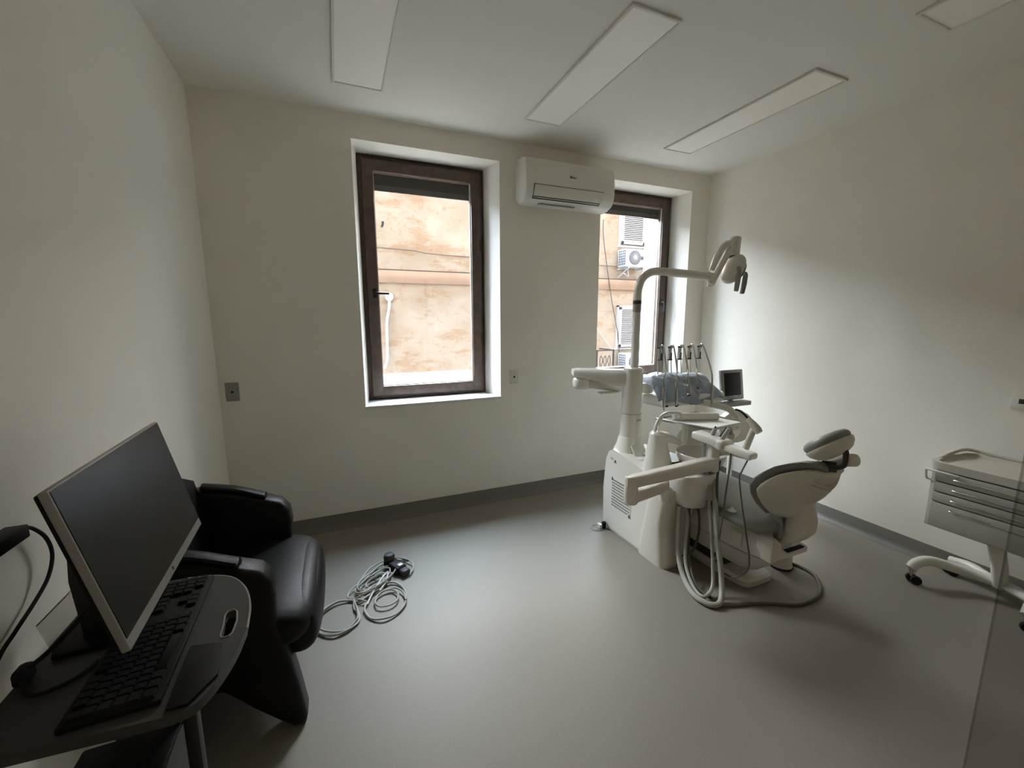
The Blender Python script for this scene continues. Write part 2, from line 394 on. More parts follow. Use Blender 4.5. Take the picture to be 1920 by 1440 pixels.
def louvre_window(x0, x1, z0, z1, n, lab):
    f = obj('window', (lambda b: (box(b, x0 - .05, x1 + .05, YW - .03, YW + .01, z0 - .06, z0 - .02, .004), box(b, x0 - .03, x0, YW - .05, YW + .01, z0 - .02, z1 + .03), box(b, x1, x1 + .03, YW - .05, YW + .01, z0 - .02, z1 + .03), box(b, x0 - .03, x1 + .03, YW - .05, YW + .01, z1, z1 + .03), b)[-1])(NB()), M['shutterw'], fac, label=lab)
    xm = x0 + (x1 - x0) * .62
    for a, b in ((x0 + .005, xm - .006), (xm + .006, x1 - .005)):
        bm = NB(); s = .055
        box(bm, a, a + s, YW - .075, YW - .04, z0, z1, .003); box(bm, b - s * .6, b, YW - .075, YW - .04, z0, z1, .003)
        box(bm, a, b, YW - .075, YW - .04, z0, z0 + .06, .003); box(bm, a, b, YW - .075, YW - .04, z1 - .06, z1, .003)
        h = (z1 - z0 - .13) / n
        for k in range(n):
            zc = z0 + .065 + (k + .5) * h
            box(bm, a + s * .8, b - s * .4, -.013, .013, -.004, .004, mtx=Matrix.Translation((0, YW - .055, zc)) @ Matrix.Rotation(.85, 4, 'X'))
        obj('shutter', bm, M['shutterw'], f)
    bm = NB(); box(bm, x0, x1, YW - .035, YW - .02, z0, z1); obj('shutter_gap', bm, M['acfan'], f)
    return f
louvre_window(5.60, 6.55, 3.06, 3.93, 20, 'white louvred shutters above the outdoor unit')
louvre_window(5.62, 6.55, .90, 1.76, 17, 'white louvred shutters below the salmon band')
def outdoor_unit(x0, z0, w, h, lab):
    t = thing('outdoor_ac_unit', lab, 'air conditioner', (x0 + w / 2, 7.25, z0), 'outdoor units on the opposite wall')
    bm = NB(); box(bm, x0, x0 + w, 7.12, 7.40, z0, z0 + h, .01); obj('housing', bm, M['acw'], t)
    cx, cz, R = x0 + w * .34, z0 + h * .52, h * .40
    bm = NB(); cyl(bm, (cx, 7.105, cz), (cx, 7.12, cz), R, seg=32); obj('fan', bm, M['acfan'], t)
    bm = NB()
    for k in range(20):
        a = 2 * PI * k / 20; box(bm, R * .22, R * .98, -.004, .0, -.0035, .0035, mtx=Matrix.Translation((cx, 7.103, cz)) @ Matrix.Rotation(a, 4, 'Y'))
    cyl(bm, (cx, 7.09, cz), (cx, 7.105, cz), R * .28, seg=20); obj('fan_grille', bm, M['acw'], t)
    bm = NB(); box(bm, cx + R * 1.12, x0 + w - .03, 7.112, 7.121, cz - .035, cz + .03); obj('badge', bm, M['acfan'], t)
    for k in range(4):
        bm = NB()
        for j in range(6): box(bm, x0 - .004, x0 + .001, 7.15 + k * .058, 7.185 + k * .058, z0 + .04 + j * h * .145, z0 + .04 + j * h * .145 + h * .10)
        obj('side_vent', bm, M['acfan'], t)
    for xx in (x0 + .06, x0 + w - .1):
        bm = NB(); box(bm, xx, xx + .03, 7.12, YW, z0 - .035, z0 - .001); tube(bm, [(xx + .015, 7.16, z0 - .03), (xx + .015, YW - .01, z0 - .2)], .012, 6); obj('bracket', bm, M['acw'], t)
    bm = NB(); tube(bm, [(cx - .03, 7.3, z0 - .001), (cx, 7.32, z0 - .1), (cx + .05, 7.38, z0 - .17), (cx + .02, 7.43, z0 - .12), (cx, YW, z0 - .1)], .016, 8, 4); obj('pipe', bm, M['acw'], t)
outdoor_unit(5.50, 2.56, .62, .35, 'white outdoor air conditioning unit hanging under the upper shutters')
outdoor_unit(5.60, .42, .62, .36, 'white outdoor air conditioning unit hanging under the lower shutters')
t = thing('balcony_railing', 'black wrought iron balcony railing with scrolls across the street', 'railing', (4.9, 7.0, .3))
bm = NB()
for zz in (.878, .34): box(bm, 4.2, 5.19, 6.985, 7.015, zz - .012, zz + .012)
for xx in (4.2, 4.78, 5.18): box(bm, xx - .012, xx + .012, 6.985, 7.015, .30, .878)
box(bm, 5.17, 5.19, 7.0, YW, .866, .89); obj('rail', bm, M['iron'], t)
for cx in (4.88, 4.98, 5.08, 4.4, 4.6):
    s = 1 if cx < 4.95 else -1; bm = NB()
    pts = [(cx + s * .04 * math.cos(a) * (1 - a / 9) - .0, 7.0, .62 + .17 * math.sin(a) * (1 - a / 12)) for a in [k * .45 for k in range(15)]]
    tube(bm, pts, .0085, 6, 2)
    tube(bm, [(cx, 7.0, .36), (cx + s * .05, 7.0, .45), (cx + s * .02, 7.0, .52), (cx - s * .03, 7.0, .47), (cx, 7.0, .42)], .0085, 6, 3)
    obj('scroll', bm, M['iron'], t)
t = thing('balcony_slab', 'pale balcony ledge under the wrought iron railing', 'balcony', (4.7, 7.2, .2))
bm = NB(); box(bm, 4.15, 5.22, 6.95, YW, .18, .30, .01); obj('slab', bm, M['shutterw'], t)
bm = NB(); tube(bm, [(5.14, 7.44, 3.5), (5.15, 7.44, 3.2), (5.26, 7.44, 2.6), (5.43, 7.44, 1.82), (5.65, 7.44, .85), (5.7, 7.44, -1)], .009, 6, 3)
tag(obj('cable', bm, M['wire']), 'grey cable sagging diagonally down the opposite wall beside the shutters', 'cable')
bm = NB(); tube(bm, [(5.40, 7.45, 3.98), (5.46, 7.45, 3.85), (5.56, 7.45, 3.7)], .008, 6, 3); tag(obj('cable', bm, M['shutterw']), 'white cable running slantwise across the opposite wall beside the upper shutters', 'cable')
bm = NB(); tube(bm, [(4.9, 7.46, 1.5), (5.3, 7.46, 1.05), (5.56, 7.46, .75)], .007, 6, 3)
tag(obj('cable', bm, M['shutterw']), 'white cable running slantwise down the opposite wall above the wrought iron railing', 'cable')
bm = NB(); cyl(bm, (.86, 7.49, 1.88), (.86, 7.44, 1.88), .07, seg=20, bev=.01); tube(bm, [(.86, 7.46, 1.85), (.85, 7.44, 1.7), (.80, 7.44, 1.45), (.79, 7.44, 1.1), (.78, 7.44, .85), (.73, 7.44, .66)], .022, 8, 4)
tag(obj('conduit', bm, M['shutterw']), 'white plastic conduit running down from a round junction box on the peach wall', 'pipe')
bm = NB(); box(bm, .62, .66, 7.44, 7.5, 2.95, 3.95, .004); tag(obj('drainpipe', bm, M['shutterw']), 'white vertical strip high on the peach wall at the window frame', 'pipe')
bm = NB(); tube(bm, [(.80, 7.49, 3.03), (.81, 7.43, 3.06), (.80, 7.38, 3.10)], .02, 6, 3); tag(obj('wall_hook', bm, M['wire']), 'small dark iron hook stuck in the peach wall', 'hook')

# ------------------------------------------------------------------ dental unit
DU = thing('dental_unit', 'white dental treatment unit with column, instrument arm and spittoon left of the chair', 'dental unit', (1.85, 2.1, 0))
# main cabinet: side outline (y,z) with sloping top
bm = NB()
def cab_ring(x, inset=0):
    prof = [(2.385, .02), (2.395, .30), (2.372, .52), (2.34, .585), (2.29, .612), (2.20, .600), (2.05, .575), (1.90, .548), (1.835, .53), (1.835, .40), (1.86, .20), (1.85, .02)]
    cy, cz = 2.12, .3
    return [Vector((x, cy + (y - cy) * (1 - inset), max(.02, cz + (z - cz) * (1 - inset)))) for y, z in prof]
rings(bm, [cab_ring(1.735, .035), cab_ring(1.722, .012), cab_ring(1.722, 0), cab_ring(1.74, 0)][1:2] + [cab_ring(1.745, 0), cab_ring(2.0, 0), cab_ring(2.02, .03)])
obj('cabinet', bm, M['white'], DU, ang=.5)
bm = NB(); box(bm, 1.73, 2.0, 1.86, 2.40, 0, .03, .004); obj('plinth', bm, M['white2'], DU)
# curved lower skirt leg beside the cabinet
bm = NB()
def leg_ring(z, y0, y1, x0, x1): return sup((x0 + x1) / 2, (y0 + y1) / 2, (x1 - x0) / 2, (y1 - y0) / 2, z, 28, 5)
rings(bm, [leg_ring(.0, 1.77, 2.02, 1.72, 1.93), leg_ring(.06, 1.77, 2.01, 1.715, 1.93), leg_ring(.16, 1.78, 1.99, 1.712, 1.94), leg_ring(.28, 1.79, 1.955, 1.71, 1.97), leg_ring(.40, 1.77, 1.94, 1.712, 2.0), leg_ring(.50, 1.76, 1.92, 1.72, 2.02)])
obj('side_cover', bm, M['ivory'], DU)
# rounded housing under the bowl
bm = NB(); rings(bm, [sup(1.93, 1.78, .05, .04, .395, 32, 2.4), sup(1.93, 1.78, .115, .095, .405, 32, 2.5), sup(1.93, 1.79, .14, .12, .44, 32, 2.6), sup(1.925, 1.80, .155, .135, .52, 32, 2.8), sup(1.92, 1.81, .16, .14, .58, 32, 3), sup(1.92, 1.81, .15, .13, .60, 32, 3)])
obj('hose_housing', bm, M['white'], DU)
# column
cx, cy = 1.845, 2.27
bm = NB(); rings(bm, [sup(cx + .01, cy - .01, .125, .115, .55, 36, 2.6), sup(cx, cy, .105, .10, .60, 36, 2.4), sup(cx, cy, .088, .085, .645, 36, 2.2), sup(cx, cy, .078, .078, .69, 36, 2.1), sup(cx, cy, .074, .074, .70, 36, 2)])
obj('column_base', bm, M['white'], DU)
bm = NB(); cyl(bm, (cx, cy, .69), (cx, cy, .86), .071, .0695, 36); obj('lower_column', bm, M['white'], DU)
bm = NB(); cyl(bm, (cx, cy, .863), (cx + .002, cy, 1.15), .069, .066, 36); lathe(bm, [(.066, 0), (.068, .01), (.066, .022), (.055, .03), (.02, .032)], (cx + .002, cy, 1.145)); obj('upper_column', bm, M['white'], DU)
# lamp pole (fixed to the column)
bm = NB(); tube(bm, [(cx + .01, cy, 1.16), (cx + .01, cy, 1.35), (cx + .01, cy, 1.60), (cx + .012, cy, 1.68), (cx + .03, cy - .01, 1.755), (cx + .08, cy - .02, 1.80), (cx + .15, cy - .04, 1.812), (cx + .32, cy - .09, 1.798), (cx + .53, cy - .14, 1.782)], .0265, 16, 6)
pole = obj('lamp_pole', bm, M['white'], DU)
bm = NB(); cyl(bm, (cx + .01, cy, 1.545), (cx + .01, cy, 1.625), .0272, seg=24); obj('sticker', bm, M['silver'], pole)
bm = NB(); cyl(bm, (cx + .01, cy, 1.598), (cx + .01, cy, 1.620), .0276, seg=24); obj('sticker_print', bm, M['dgrey'], pole)
# instrument arm: upper beam to the elbow and lower beam back to the tray
E1 = Vector((1.60, 2.55, 1.125))
bm = NB()
d = (E1 - Vector((cx, cy, 1.125))); L = d.length; u = d.normalized(); side = Vector((-u.y, u.x, 0))
def beam(p0, p1, w0, w1, zt0, zb0, zt1, zb1, n=24, ee=3.5, ends=.05):
    p0, p1 = Vector(p0), Vector(p1); uu = (p1 - p0); uu.z = 0; LL = uu.length; uu.normalize(); sd = Vector((-uu.y, uu.x, 0)); rr = []
    N = 14
    for i in range(N + 1):
        f = i / N; s = 1
        ft = f * LL
        if ft < ends: s = max(.25, math.sqrt(max(0, 1 - (1 - ft / ends) ** 2)))
        if LL - ft < ends: s = max(.25, math.sqrt(max(0, 1 - (1 - (LL - ft) / ends) ** 2)))
        w = (w0 + (w1 - w0) * f) * s; zt = zt0 + (zt1 - zt0) * f; zb = zb0 + (zb1 - zb0) * f; c = p0 + uu * ft
        rr.append([Vector((c.x, c.y, 0)) + sd * q.x + Vector((0, 0, q.y)) for q in [Vector((v.x, v.y, 0)) for v in sup(0, (zt + zb) / 2, w, (zt - zb) / 2 * (.8 + .2 * s), 0, n, ee)]])
    return rr
rings(bm, beam((cx, cy, 0), E1 + u * .06, .062, .058, 1.165, 1.03, 1.150, 1.095))
obj('upper_arm', bm, M['white'], DU)
bm = NB(); cyl(bm, (E1.x + .01, E1.y, 1.088), (E1.x + .01, E1.y, 1.10), .035, seg=24); ellipsoid(bm, (E1.x + .012, E1.y, 1.045), (.062, .062, .047), e1=.6); obj('elbow_joint', bm, M['white'], DU)
E2 = Vector((2.10, 2.36, 1.0))
bm = NB(); rings(bm, beam((E1.x + .01, E1.y + .01, 0), E2, .045, .05, 1.075, 1.01, 1.04, .96)); obj('lower_arm', bm, M['white2'], DU)
bm = NB(); box(bm, 1.70, 1.86, 2.42, 2.47, .975, .985, .003, mtx=None); obj('arm_flap', bm, M['white'], DU)
# instrument table (delivery head)
bm = NB(); prism(bm, [(2.07, 2.215), (2.66, 2.215), (2.69, 2.25), (2.68, 2.45), (2.08, 2.45), (2.05, 2.40)], 'z', .883, .96, .02, 3); obj('delivery_head', bm, M['white2'], DU)
for x in (2.11, 2.205, 2.34, 2.43):
    bm = NB(); box(bm, x - .011, x + .011, 2.212, 2.24, .886, .901, .004); obj('button', bm, M['blackm'], DU)
for i, x in enumerate((2.19, 2.285, 2.38, 2.475, 2.575)):
    bm = NB(); box(bm, x - .012, x + .012, 2.36, 2.41, .98, 1.085, .004); obj('whip_block', bm, M['white2'], DU)
for i, x in enumerate((2.19, 2.285, 2.38, 2.475, 2.575)):
    bm = NB()
    for s in (-.017, .017):
        tube(bm, [(x + s, 2.385, 1.05), (x + s, 2.40, 1.18), (x + s * .8, 2.40, 1.296)], .0042, 8, 4)
    tube(bm, [(x - .0136, 2.40, 1.296), (x + .0136, 2.40, 1.296)], .0042, 8); w = obj('whip_arm', bm, M['chrome'], DU)
    bm = NB(); box(bm, x - .019, x + .019, 2.392, 2.406, 1.195, 1.205); box(bm, x + .007, x + .017, 2.395, 2.403, 1.20, 1.25); obj('clip', bm, M['dgrey'], w)
    bm = NB(); box(bm, x - .019, x + .019, 2.392, 2.406, 1.285, 1.299, .003); obj('top_clip', bm, M['dgrey'], w)
bm = NB(); prism(bm, [(2.66, 2.22), (2.965, 2.22), (2.965, 2.40), (2.66, 2.42)], 'z', .832, .866, .005); obj('side_shelf', bm, M['grey'], DU)
bm = NB(); sm = Matrix.Translation((2.83, 2.30, .99)) @ Matrix.Rotation(-.15, 4, 'X') @ Matrix.Rotation(.0, 4, 'Z')
box(bm, -.118, .118, -.012, .012, -.118, .118, .007, mtx=sm); sc = obj('display', bm, M['silver'], DU)
bm = NB(); box(bm, -.088, .088, -.0135, -.011, -.085, .094, .001, mtx=sm); obj('screen', bm, M['screen'], sc)
bm = NB(); tube(bm, [(2.83, 2.31, .90), (2.83, 2.32, .86)], .03, 12); obj('display_foot', bm, M['grey'], sc)
# arch bracket that carries the tray
bm = NB(); tube(bm, [(2.45, 2.22, .895), (2.55, 2.19, .87), (2.63, 2.15, .845), (2.67, 2.12, .80), (2.66, 2.09, .74), (2.63, 2.06, .70), (2.5, 2.0, .69)], .024, 12, 5); obj('tray_bracket', bm, M['ivory'], DU)
# tray holder plate
# spittoon side: cup filler
bx, by = 1.80, 1.95
bm = NB(); rings(bm, [sup(bx + .012, by, .092, .085, .54, 32, 2.4), sup(bx + .01, by, .085, .08, .60, 32, 2.3), sup(bx + .004, by, .068, .066, .68, 32, 2.2), sup(bx - .003, by, .052, .054, .76, 32, 2.1), sup(bx - .008, by, .044, .048, .80, 32, 2), sup(bx - .010, by, .030, .034, .814, 32, 2)])
obj('filler_tower', bm, M['white'], DU)
bm = NB(); tube(bm, [(bx - .01, by, .77), (bx + .04, by - .012, .775), (bx + .09, by - .02, .755), (bx + .150, by - .04, .728)], .034, 16, 4, sq=(1, .75), rlist=[.044, .046, .040, .016]); beak = obj('filler_head', bm, M['white'], DU)
bm = NB(); cyl(bm, (bx + .03, by - .02, .792), (bx + .03, by - .022, .806), .010, seg=16); obj('sensor', bm, M['blackm'], beak)
bm = NB(); tube(bm, [(bx - .03, by, .80), (bx - .02, by, .85), (bx + .01, by, .90), (bx + .05, by - .01, .925), (bx + .10, by - .02, .925), (bx + .135, by - .03, .918), (bx + .137, by - .03, .895)], .010, 12, 5); tube(bm, [(bx + .0, by, .80), (bx + .005, by, .86), (bx + .03, by, .90)], .006, 8, 4)
obj('rinse_spout', bm, M['white'], DU)
bm = NB(); rings(bm, [sup(1.90, 1.87, .14, .13, .545, 32, 3), sup(1.90, 1.87, .14, .13, .575, 32, 3), sup(1.91, 1.87, .10, .10, .60, 32, 2.5)]); obj('bowl_base', bm, M['white'], DU)
bm = NB(); lathe(bm, [(.04, 0), (.085, .012), (.118, .04), (.138, .08), (.145, .108), (.141, .110), (.132, .085), (.11, .047), (.07, .022), (.01, .016)], (2.00, 1.80, .592), 40); obj('spittoon_bowl', bm, M['white'], DU)
bm = NB(); tube(bm, [(2.03, 1.98, .60), (2.06, 1.99, .75), (2.07, 2.0, .83)], .02, 12, 3); ellipsoid(bm, (2.14, 2.02, .70), (.12, .03, .10)); obj('splash_guard', bm, M['white'], DU)
# assistant arm
A0 = Vector((1.66, 1.72, .56)); A1 = Vector((1.385, 1.68, .555)); A2 = Vector((1.385, 1.675, .645)); A3 = Vector((1.975, 1.695, .655))
bm = NB(); cyl(bm, (1.655, 1.715, .48), (1.655, 1.715, .56), .030, .033, 20, .006); obj('arm_pivot', bm, M['white'], DU)
bm = NB(); tube(bm, [(1.66, 1.72, .50), (1.72, 1.77, .49), (1.78, 1.82, .49)], .03, 12, 3); obj('arm_bracket', bm, M['white2'], DU)
bm = NB(); rings(bm, beam((1.69, 1.735, 0), (1.355, 1.675, 0), .032, .036, .60, .535, .60, .535, ee=4, ends=.035)); obj('assistant_lower_arm', bm, M['white'], DU)
bm = NB(); cyl(bm, (1.388, 1.682, .53), (1.388, 1.682, .675), .037, .036, 24, .008); obj('assistant_elbow', bm, M['white'], DU)
bm = NB(); rings(bm, beam((1.35, 1.672, 0), (2.02, 1.70, 0), .034, .034, .688, .625, .705, .625, ee=4, ends=.035)); obj('assistant_upper_arm', bm, M['white'], DU)
bm = NB(); cyl(bm, (1.985, 1.695, .62), (1.985, 1.695, .71), .038, .038, 24, .008); cyl(bm, (1.985, 1.695, .70), (1.985, 1.695, .80), .034, .032, 24, .003); obj('holder_post', bm, M['white'], DU)
bm = NB(); hm = Matrix.Translation((1.965, 1.64, .805)) @ Matrix.Rotation(math.radians(-84), 4, 'Z') @ Matrix.Rotation(.10, 4, 'Y')
box(bm, -.16, .03, -.045, .045, -.022, .022, .012, 3, mtx=hm); box(bm, .025, .20, -.038, .038, -.024, .012, .012, 3, mtx=hm); box(bm, .0, .045, -.05, .05, -.028, .027, .014, 3, mtx=hm)
hold = obj('instrument_holder', bm, M['white'], DU)
bm = NB(); tube(bm, [(2.01, 1.69, .72), (2.05, 1.64, .735), (2.07, 1.55, .735)], .014, 10, 3); obj('holder_handle', bm, M['white'], DU)
# suction tips / hoses
def hose(pts, r, m, name='hose', sm=6): b = NB(); tube(b, pts, r, 10, sm); return obj(name, b, m, DU)
hose([(1.955, 1.735, .79), (1.962, 1.74, .70), (1.962, 1.725, .63), (1.95, 1.69, .57), (1.90, 1.625, .455), (1.868, 1.565, .287), (1.855, 1.53, .12), (1.81, 1.49, .04), (1.735, 1.48, .02), (1.745, 1.56, .03), (1.79, 1.66, .09), (1.82, 1.70, .21), (1.845, 1.72, .33), (1.85, 1.75, .41)], .0095, M['hose'])
hose([(2.03, 1.72, .74), (2.02, 1.735, .66), (2.0, 1.70, .59), (1.965, 1.65, .53), (1.905, 1.585, .44), (1.868, 1.525, .30), (1.855, 1.475, .12), (1.80, 1.42, .032), (1.748, 1.405, .018), (1.71, 1.44, .018), (1.705, 1.52, .02), (1.76, 1.65, .04), (1.795, 1.73, .14), (1.80, 1.745, .30), (1.805, 1.75, .41)], .0145, M['hose'])
hose([(2.0, 1.66, .69), (1.99, 1.66, .60), (1.93, 1.60, .48), (1.88, 1.54, .30), (1.87, 1.49, .13), (1.83, 1.44, .04), (1.78, 1.46, .015), (1.77, 1.56, .03), (1.83, 1.68, .12), (1.87, 1.73, .28), (1.88, 1.75, .42)], .0075, M['hosed'])
hose([(1.95, 1.77, .41), (1.965, 1.75, .33), (1.95, 1.73, .2), (1.90, 1.73, .1), (1.87, 1.80, .04)], .007, M['hosed'])
hose([(1.99, 1.80, .43), (1.96, 1.83, .32), (1.93, 1.87, .22), (1.93, 1.92, .1), (1.96, 1.95, .03)], .006, M['white2'])
# logo and notices on the cabinet
fx = 1.7205
def face_m(y, z): return Matrix.Translation((fx - .0008, y, z)) @ Matrix(((0, 0, -1, 0), (-1, 0, 0, 0), (0, 1, 0, 0), (0, 0, 0, 1)))
bm = NB()
for s in (1, -1): box(bm, -.0022, .0022, -.0003, .0003, 0, .026, mtx=Matrix.Translation((fx - .0012, 2.262, .523)) @ Matrix.Rotation(s * .5, 4, 'X') @ Matrix.Rotation(PI / 2, 4, 'Z') @ Matrix.Translation((0, 0, -.013)) @ Matrix.Translation((0, 0, 0)) if False else Matrix.Translation((fx - .0006, 2.262 + s * .006, .525)) @ Matrix.Rotation(s * .45, 4, 'X') @ Matrix.Rotation(PI / 2, 4, 'Z') @ Matrix.Translation((0, 0, -.013)))
obj('logo_mark', bm, M['ink'], DU)
text('logo', 'any', .022, face_m(2.298, .540), M['inkl'], DU)
bm = NB(); rnd = random.Random(3)
for r in range(10):
    z = .395 - r * .0205
    for half in (0, 1):
        y = 2.288 if not (r == 0) else 2.268
        while y > (2.094 if r < 9 else 2.115):
            w = rnd.uniform(.006, .02); y1 = max(y - w, 2.088)
            box(bm, fx - .0008, fx + .0002, y1, y, z - half * .0055 - .0036, z - half * .0055)
            y = y1 - .0025
obj('notice_text', bm, M['ink'], DU)
bm = NB(); box(bm, fx - .0003, fx + .0005, 2.08, 2.295, .185, .412); obj('notice_plate', bm, M['inkl'] if False else M['white2'], DU)
for (y, z) in ((2.283, .398), (2.092, .200)):
    bm = NB(); p = [Vector((fx - .0012, y + .010, z - .010)), Vector((fx - .0012, y - .010, z - .010)), Vector((fx - .0012, y, z + .012))]; c = sum(p, Vector()) / 3
    for i in range(3): tube(bm, [p[i], p[(i + 1) % 3]], .0017, 6)
    cyl(bm, c + Vector((0, 0, -.003)), c + Vector((0, 0, .005)), .001, seg=6)
    obj('warning_triangle', bm, M['ink'], DU)
text('column_logo', 'A-MT', .019, Matrix.Translation((cx + .012, cy - .0705, .82)) @ Matrix.Rotation(.17, 4, 'Z') @ Matrix.Rotation(PI / 2, 4, 'X'), M['ink'], DU)
# folded card standing on the cabinet
t = thing('folded_card', 'small white folded card standing on the sloping cabinet top by the column', 'card', (1.81, 2.13, .58))
bm = NB(); prism(bm, [(2.09, .583), (2.14, .589), (2.185, .652), (2.181, .654), (2.138, .592), (2.09, .586)], 'x', 1.785, 1.845); obj('card', bm, M['paper'], t)
bm = NB(); box(bm, 1.86, 1.92, 2.08, 2.15, .583, .5845, mtx=Matrix.Translation((0, 0, .008))); 
tag(obj('printed_leaflet', bm, M['inkl']), 'small grey printed slip lying beside the folded card on the cabinet', 'leaflet')
# levelling knob with clear disc, at the far foot
t = DU
bm = NB(); tube(bm, [(1.66 + .045 * math.cos(a), 2.36 + .045 * math.sin(a), .006) for a in [k * PI / 10 for k in range(21)]], .0028, 6); obj('floor_ring', bm, M['grey'], t)
bm = NB(); cyl(bm, (1.70, 2.34, .0), (1.70, 2.34, .05), .016, seg=14, bev=.003); obj('levelling_knob', bm, M['black'], t)
bm = NB(); box(bm, 1.665, 1.685, 2.335, 2.375, .0, .035, .004); obj('foot', bm, M['white'], t)

# protective cover
from mathutils import noise as mnoise
bm = NB(); nx, nv = 70, 30; grid = []
for i in range(nx + 1):
    u = i / nx; x = 2.035 + u * .67; row = []
    topz = 1.105 - .02 * u - .06 * max(0, .10 - u) * 10 - .17 * max(0, (u - .80) / .20) ** 1.2
    botz = .905 + .02 * math.sin(u * 9) - .03 * max(0, (u - .8) / .2) + (.03 if u < .06 else 0)
    for j in range(nv + 1):
        v = j / nv
        if v < .3: y, z = 2.46 - (v / .3) * .10, topz
        else:
            w_ = (v - .3) / .7; y = 2.36 - .155 * math.sin(w_ * PI / 2) ; z = topz + (botz - topz) * w_ ** 1.15
        p = Vector((x, y, z)); q = Vector((x * 1.2, z * 1.6, y))
        f1 = mnoise.noise(q * 7) ; f2 = abs(mnoise.noise(q * 17 + Vector((5, 1, 2)))); f3 = abs(mnoise.noise(q * 38))
        d_ = .030 * f1 + .020 * (.3 - f2) + .008 * (.3 - f3)
        p.y -= max(d_, -.006) if v > .3 else 0; p.z += (.020 * f1 - .018 * f2) if v < .55 else .004 * f1; p.x += .012 * f1
        row.append(p)
    grid.append(row)
rings(bm, grid, close=False, caps=False)
o = obj('protective_sheet', bm, M['sheet'], ang=2.5, recalc=False)
md = o.modifiers.new('solid', 'SOLIDIFY'); md.thickness = .0015
tag(o, 'crumpled blue grey plastic sheet draped over the instrument table', 'cover')
# hand instruments hanging on the whips
hp = [(2.19, (2.045, 2.175, .875), .0115, 'thin pointed dental handpiece, first from the column'),
      (2.285, (2.146, 2.165, .905), .0115, 'straight dental handpiece with dark tip, second from the column'),
      (2.38, (2.25, 2.16, .975), .0155, 'thick short dental handpiece with open end, third from the column'),
      (2.475, (2.33, 2.16, 1.018), .010, 'empty curved hose end with black tip, fourth from the column'),
      (2.575, (2.482, 2.165, .865), .0115, 'slim dental handpiece nearest the small display')]
for i, (x, tip, r, lab) in enumerate(hp):
    t = thing('dental_handpiece', lab, 'handpiece', tip, 'handpieces hanging on the whip arms')
    tx, ty, tz = tip; L = .16 if i in (0, 1, 4) else (.07 if i == 2 else .03)
    top = Vector((x - .004, 2.385, 1.30)); a = Vector((tx + .003, ty + .012, tz + L))
    bm = NB(); tube(bm, [(x, 2.40, 1.20), (x, 2.40, 1.27), (x, 2.39, 1.305), (x - .006, 2.36, 1.30), (x + (a.x - x) * .30, 2.30, 1.23), (x + (a.x - x) * .62, 2.235, 1.15), (a.x, a.y + .008, max(1.10, tz + L + .02)), tuple(a)], .0062, 10, 5); obj('hose', bm, M['steel'], t)
    bm = NB(); dv = Vector(tip) - a
    tube(bm, [a, a + dv * .12, a + dv * .5, a + dv * .85, Vector(tip)], r, 12, 3, rlist=[r * .9, r, r * .95, r * (.5 if i in (0, 4) else .8), r * (.2 if i == 0 else .6 if i != 2 else 1.1)]); obj('grip', bm, M['steel'], t)
    if i in (1, 2, 3):
        bm = NB(); u = dv.normalized(); cyl(bm, Vector(tip) - u * .001, Vector(tip) + u * .008, r * .75, seg=12); obj('tip', bm, M['black'], t)

# instrument tray with paper
t = thing('instrument_tray', 'flat steel instrument tray below the instrument table, lined with white paper', 'tray', (2.2, 1.95, .75))
def quadprism(b, pts, z0, z1, bev=0): prism(b, pts, 'z', z0, z1, bev)
TR = [(1.915, 2.10), (2.30, 2.14), (2.37, 1.80), (2.03, 1.76)]
bm = NB(); quadprism(bm, TR, .838, .845); n = 4
for i in range(4):
    p, q = Vector((*TR[i], .849)), Vector((*TR[(i + 1) % 4], .849)); tube(bm, [p, q], .007, 8)
obj('tray', bm, M['brownin'] if False else M['steel'], t)
bm = NB(); ct = Vector((2.154, 1.95)); quadprism(bm, [tuple(ct + (Vector(p) - ct) * .93) for p in TR], .8455, .8475); obj('liner', bm, M['paper'], t)
bm = NB(); tube(bm, [(2.27, 1.97, .836), (2.40, 2.0, .80), (2.50, 2.02, .74), (2.5, 2.0, .70)], .014, 10, 3); obj('support', bm, M['grey'], t)
bm = NB(); cyl(bm, (1.99, 2.03, .872), (2.26, 1.92, .872), .024, seg=20)
tag(obj('paper_roll', bm, M['paper']), 'white paper roll lying on the steel instrument tray', 'paper roll')
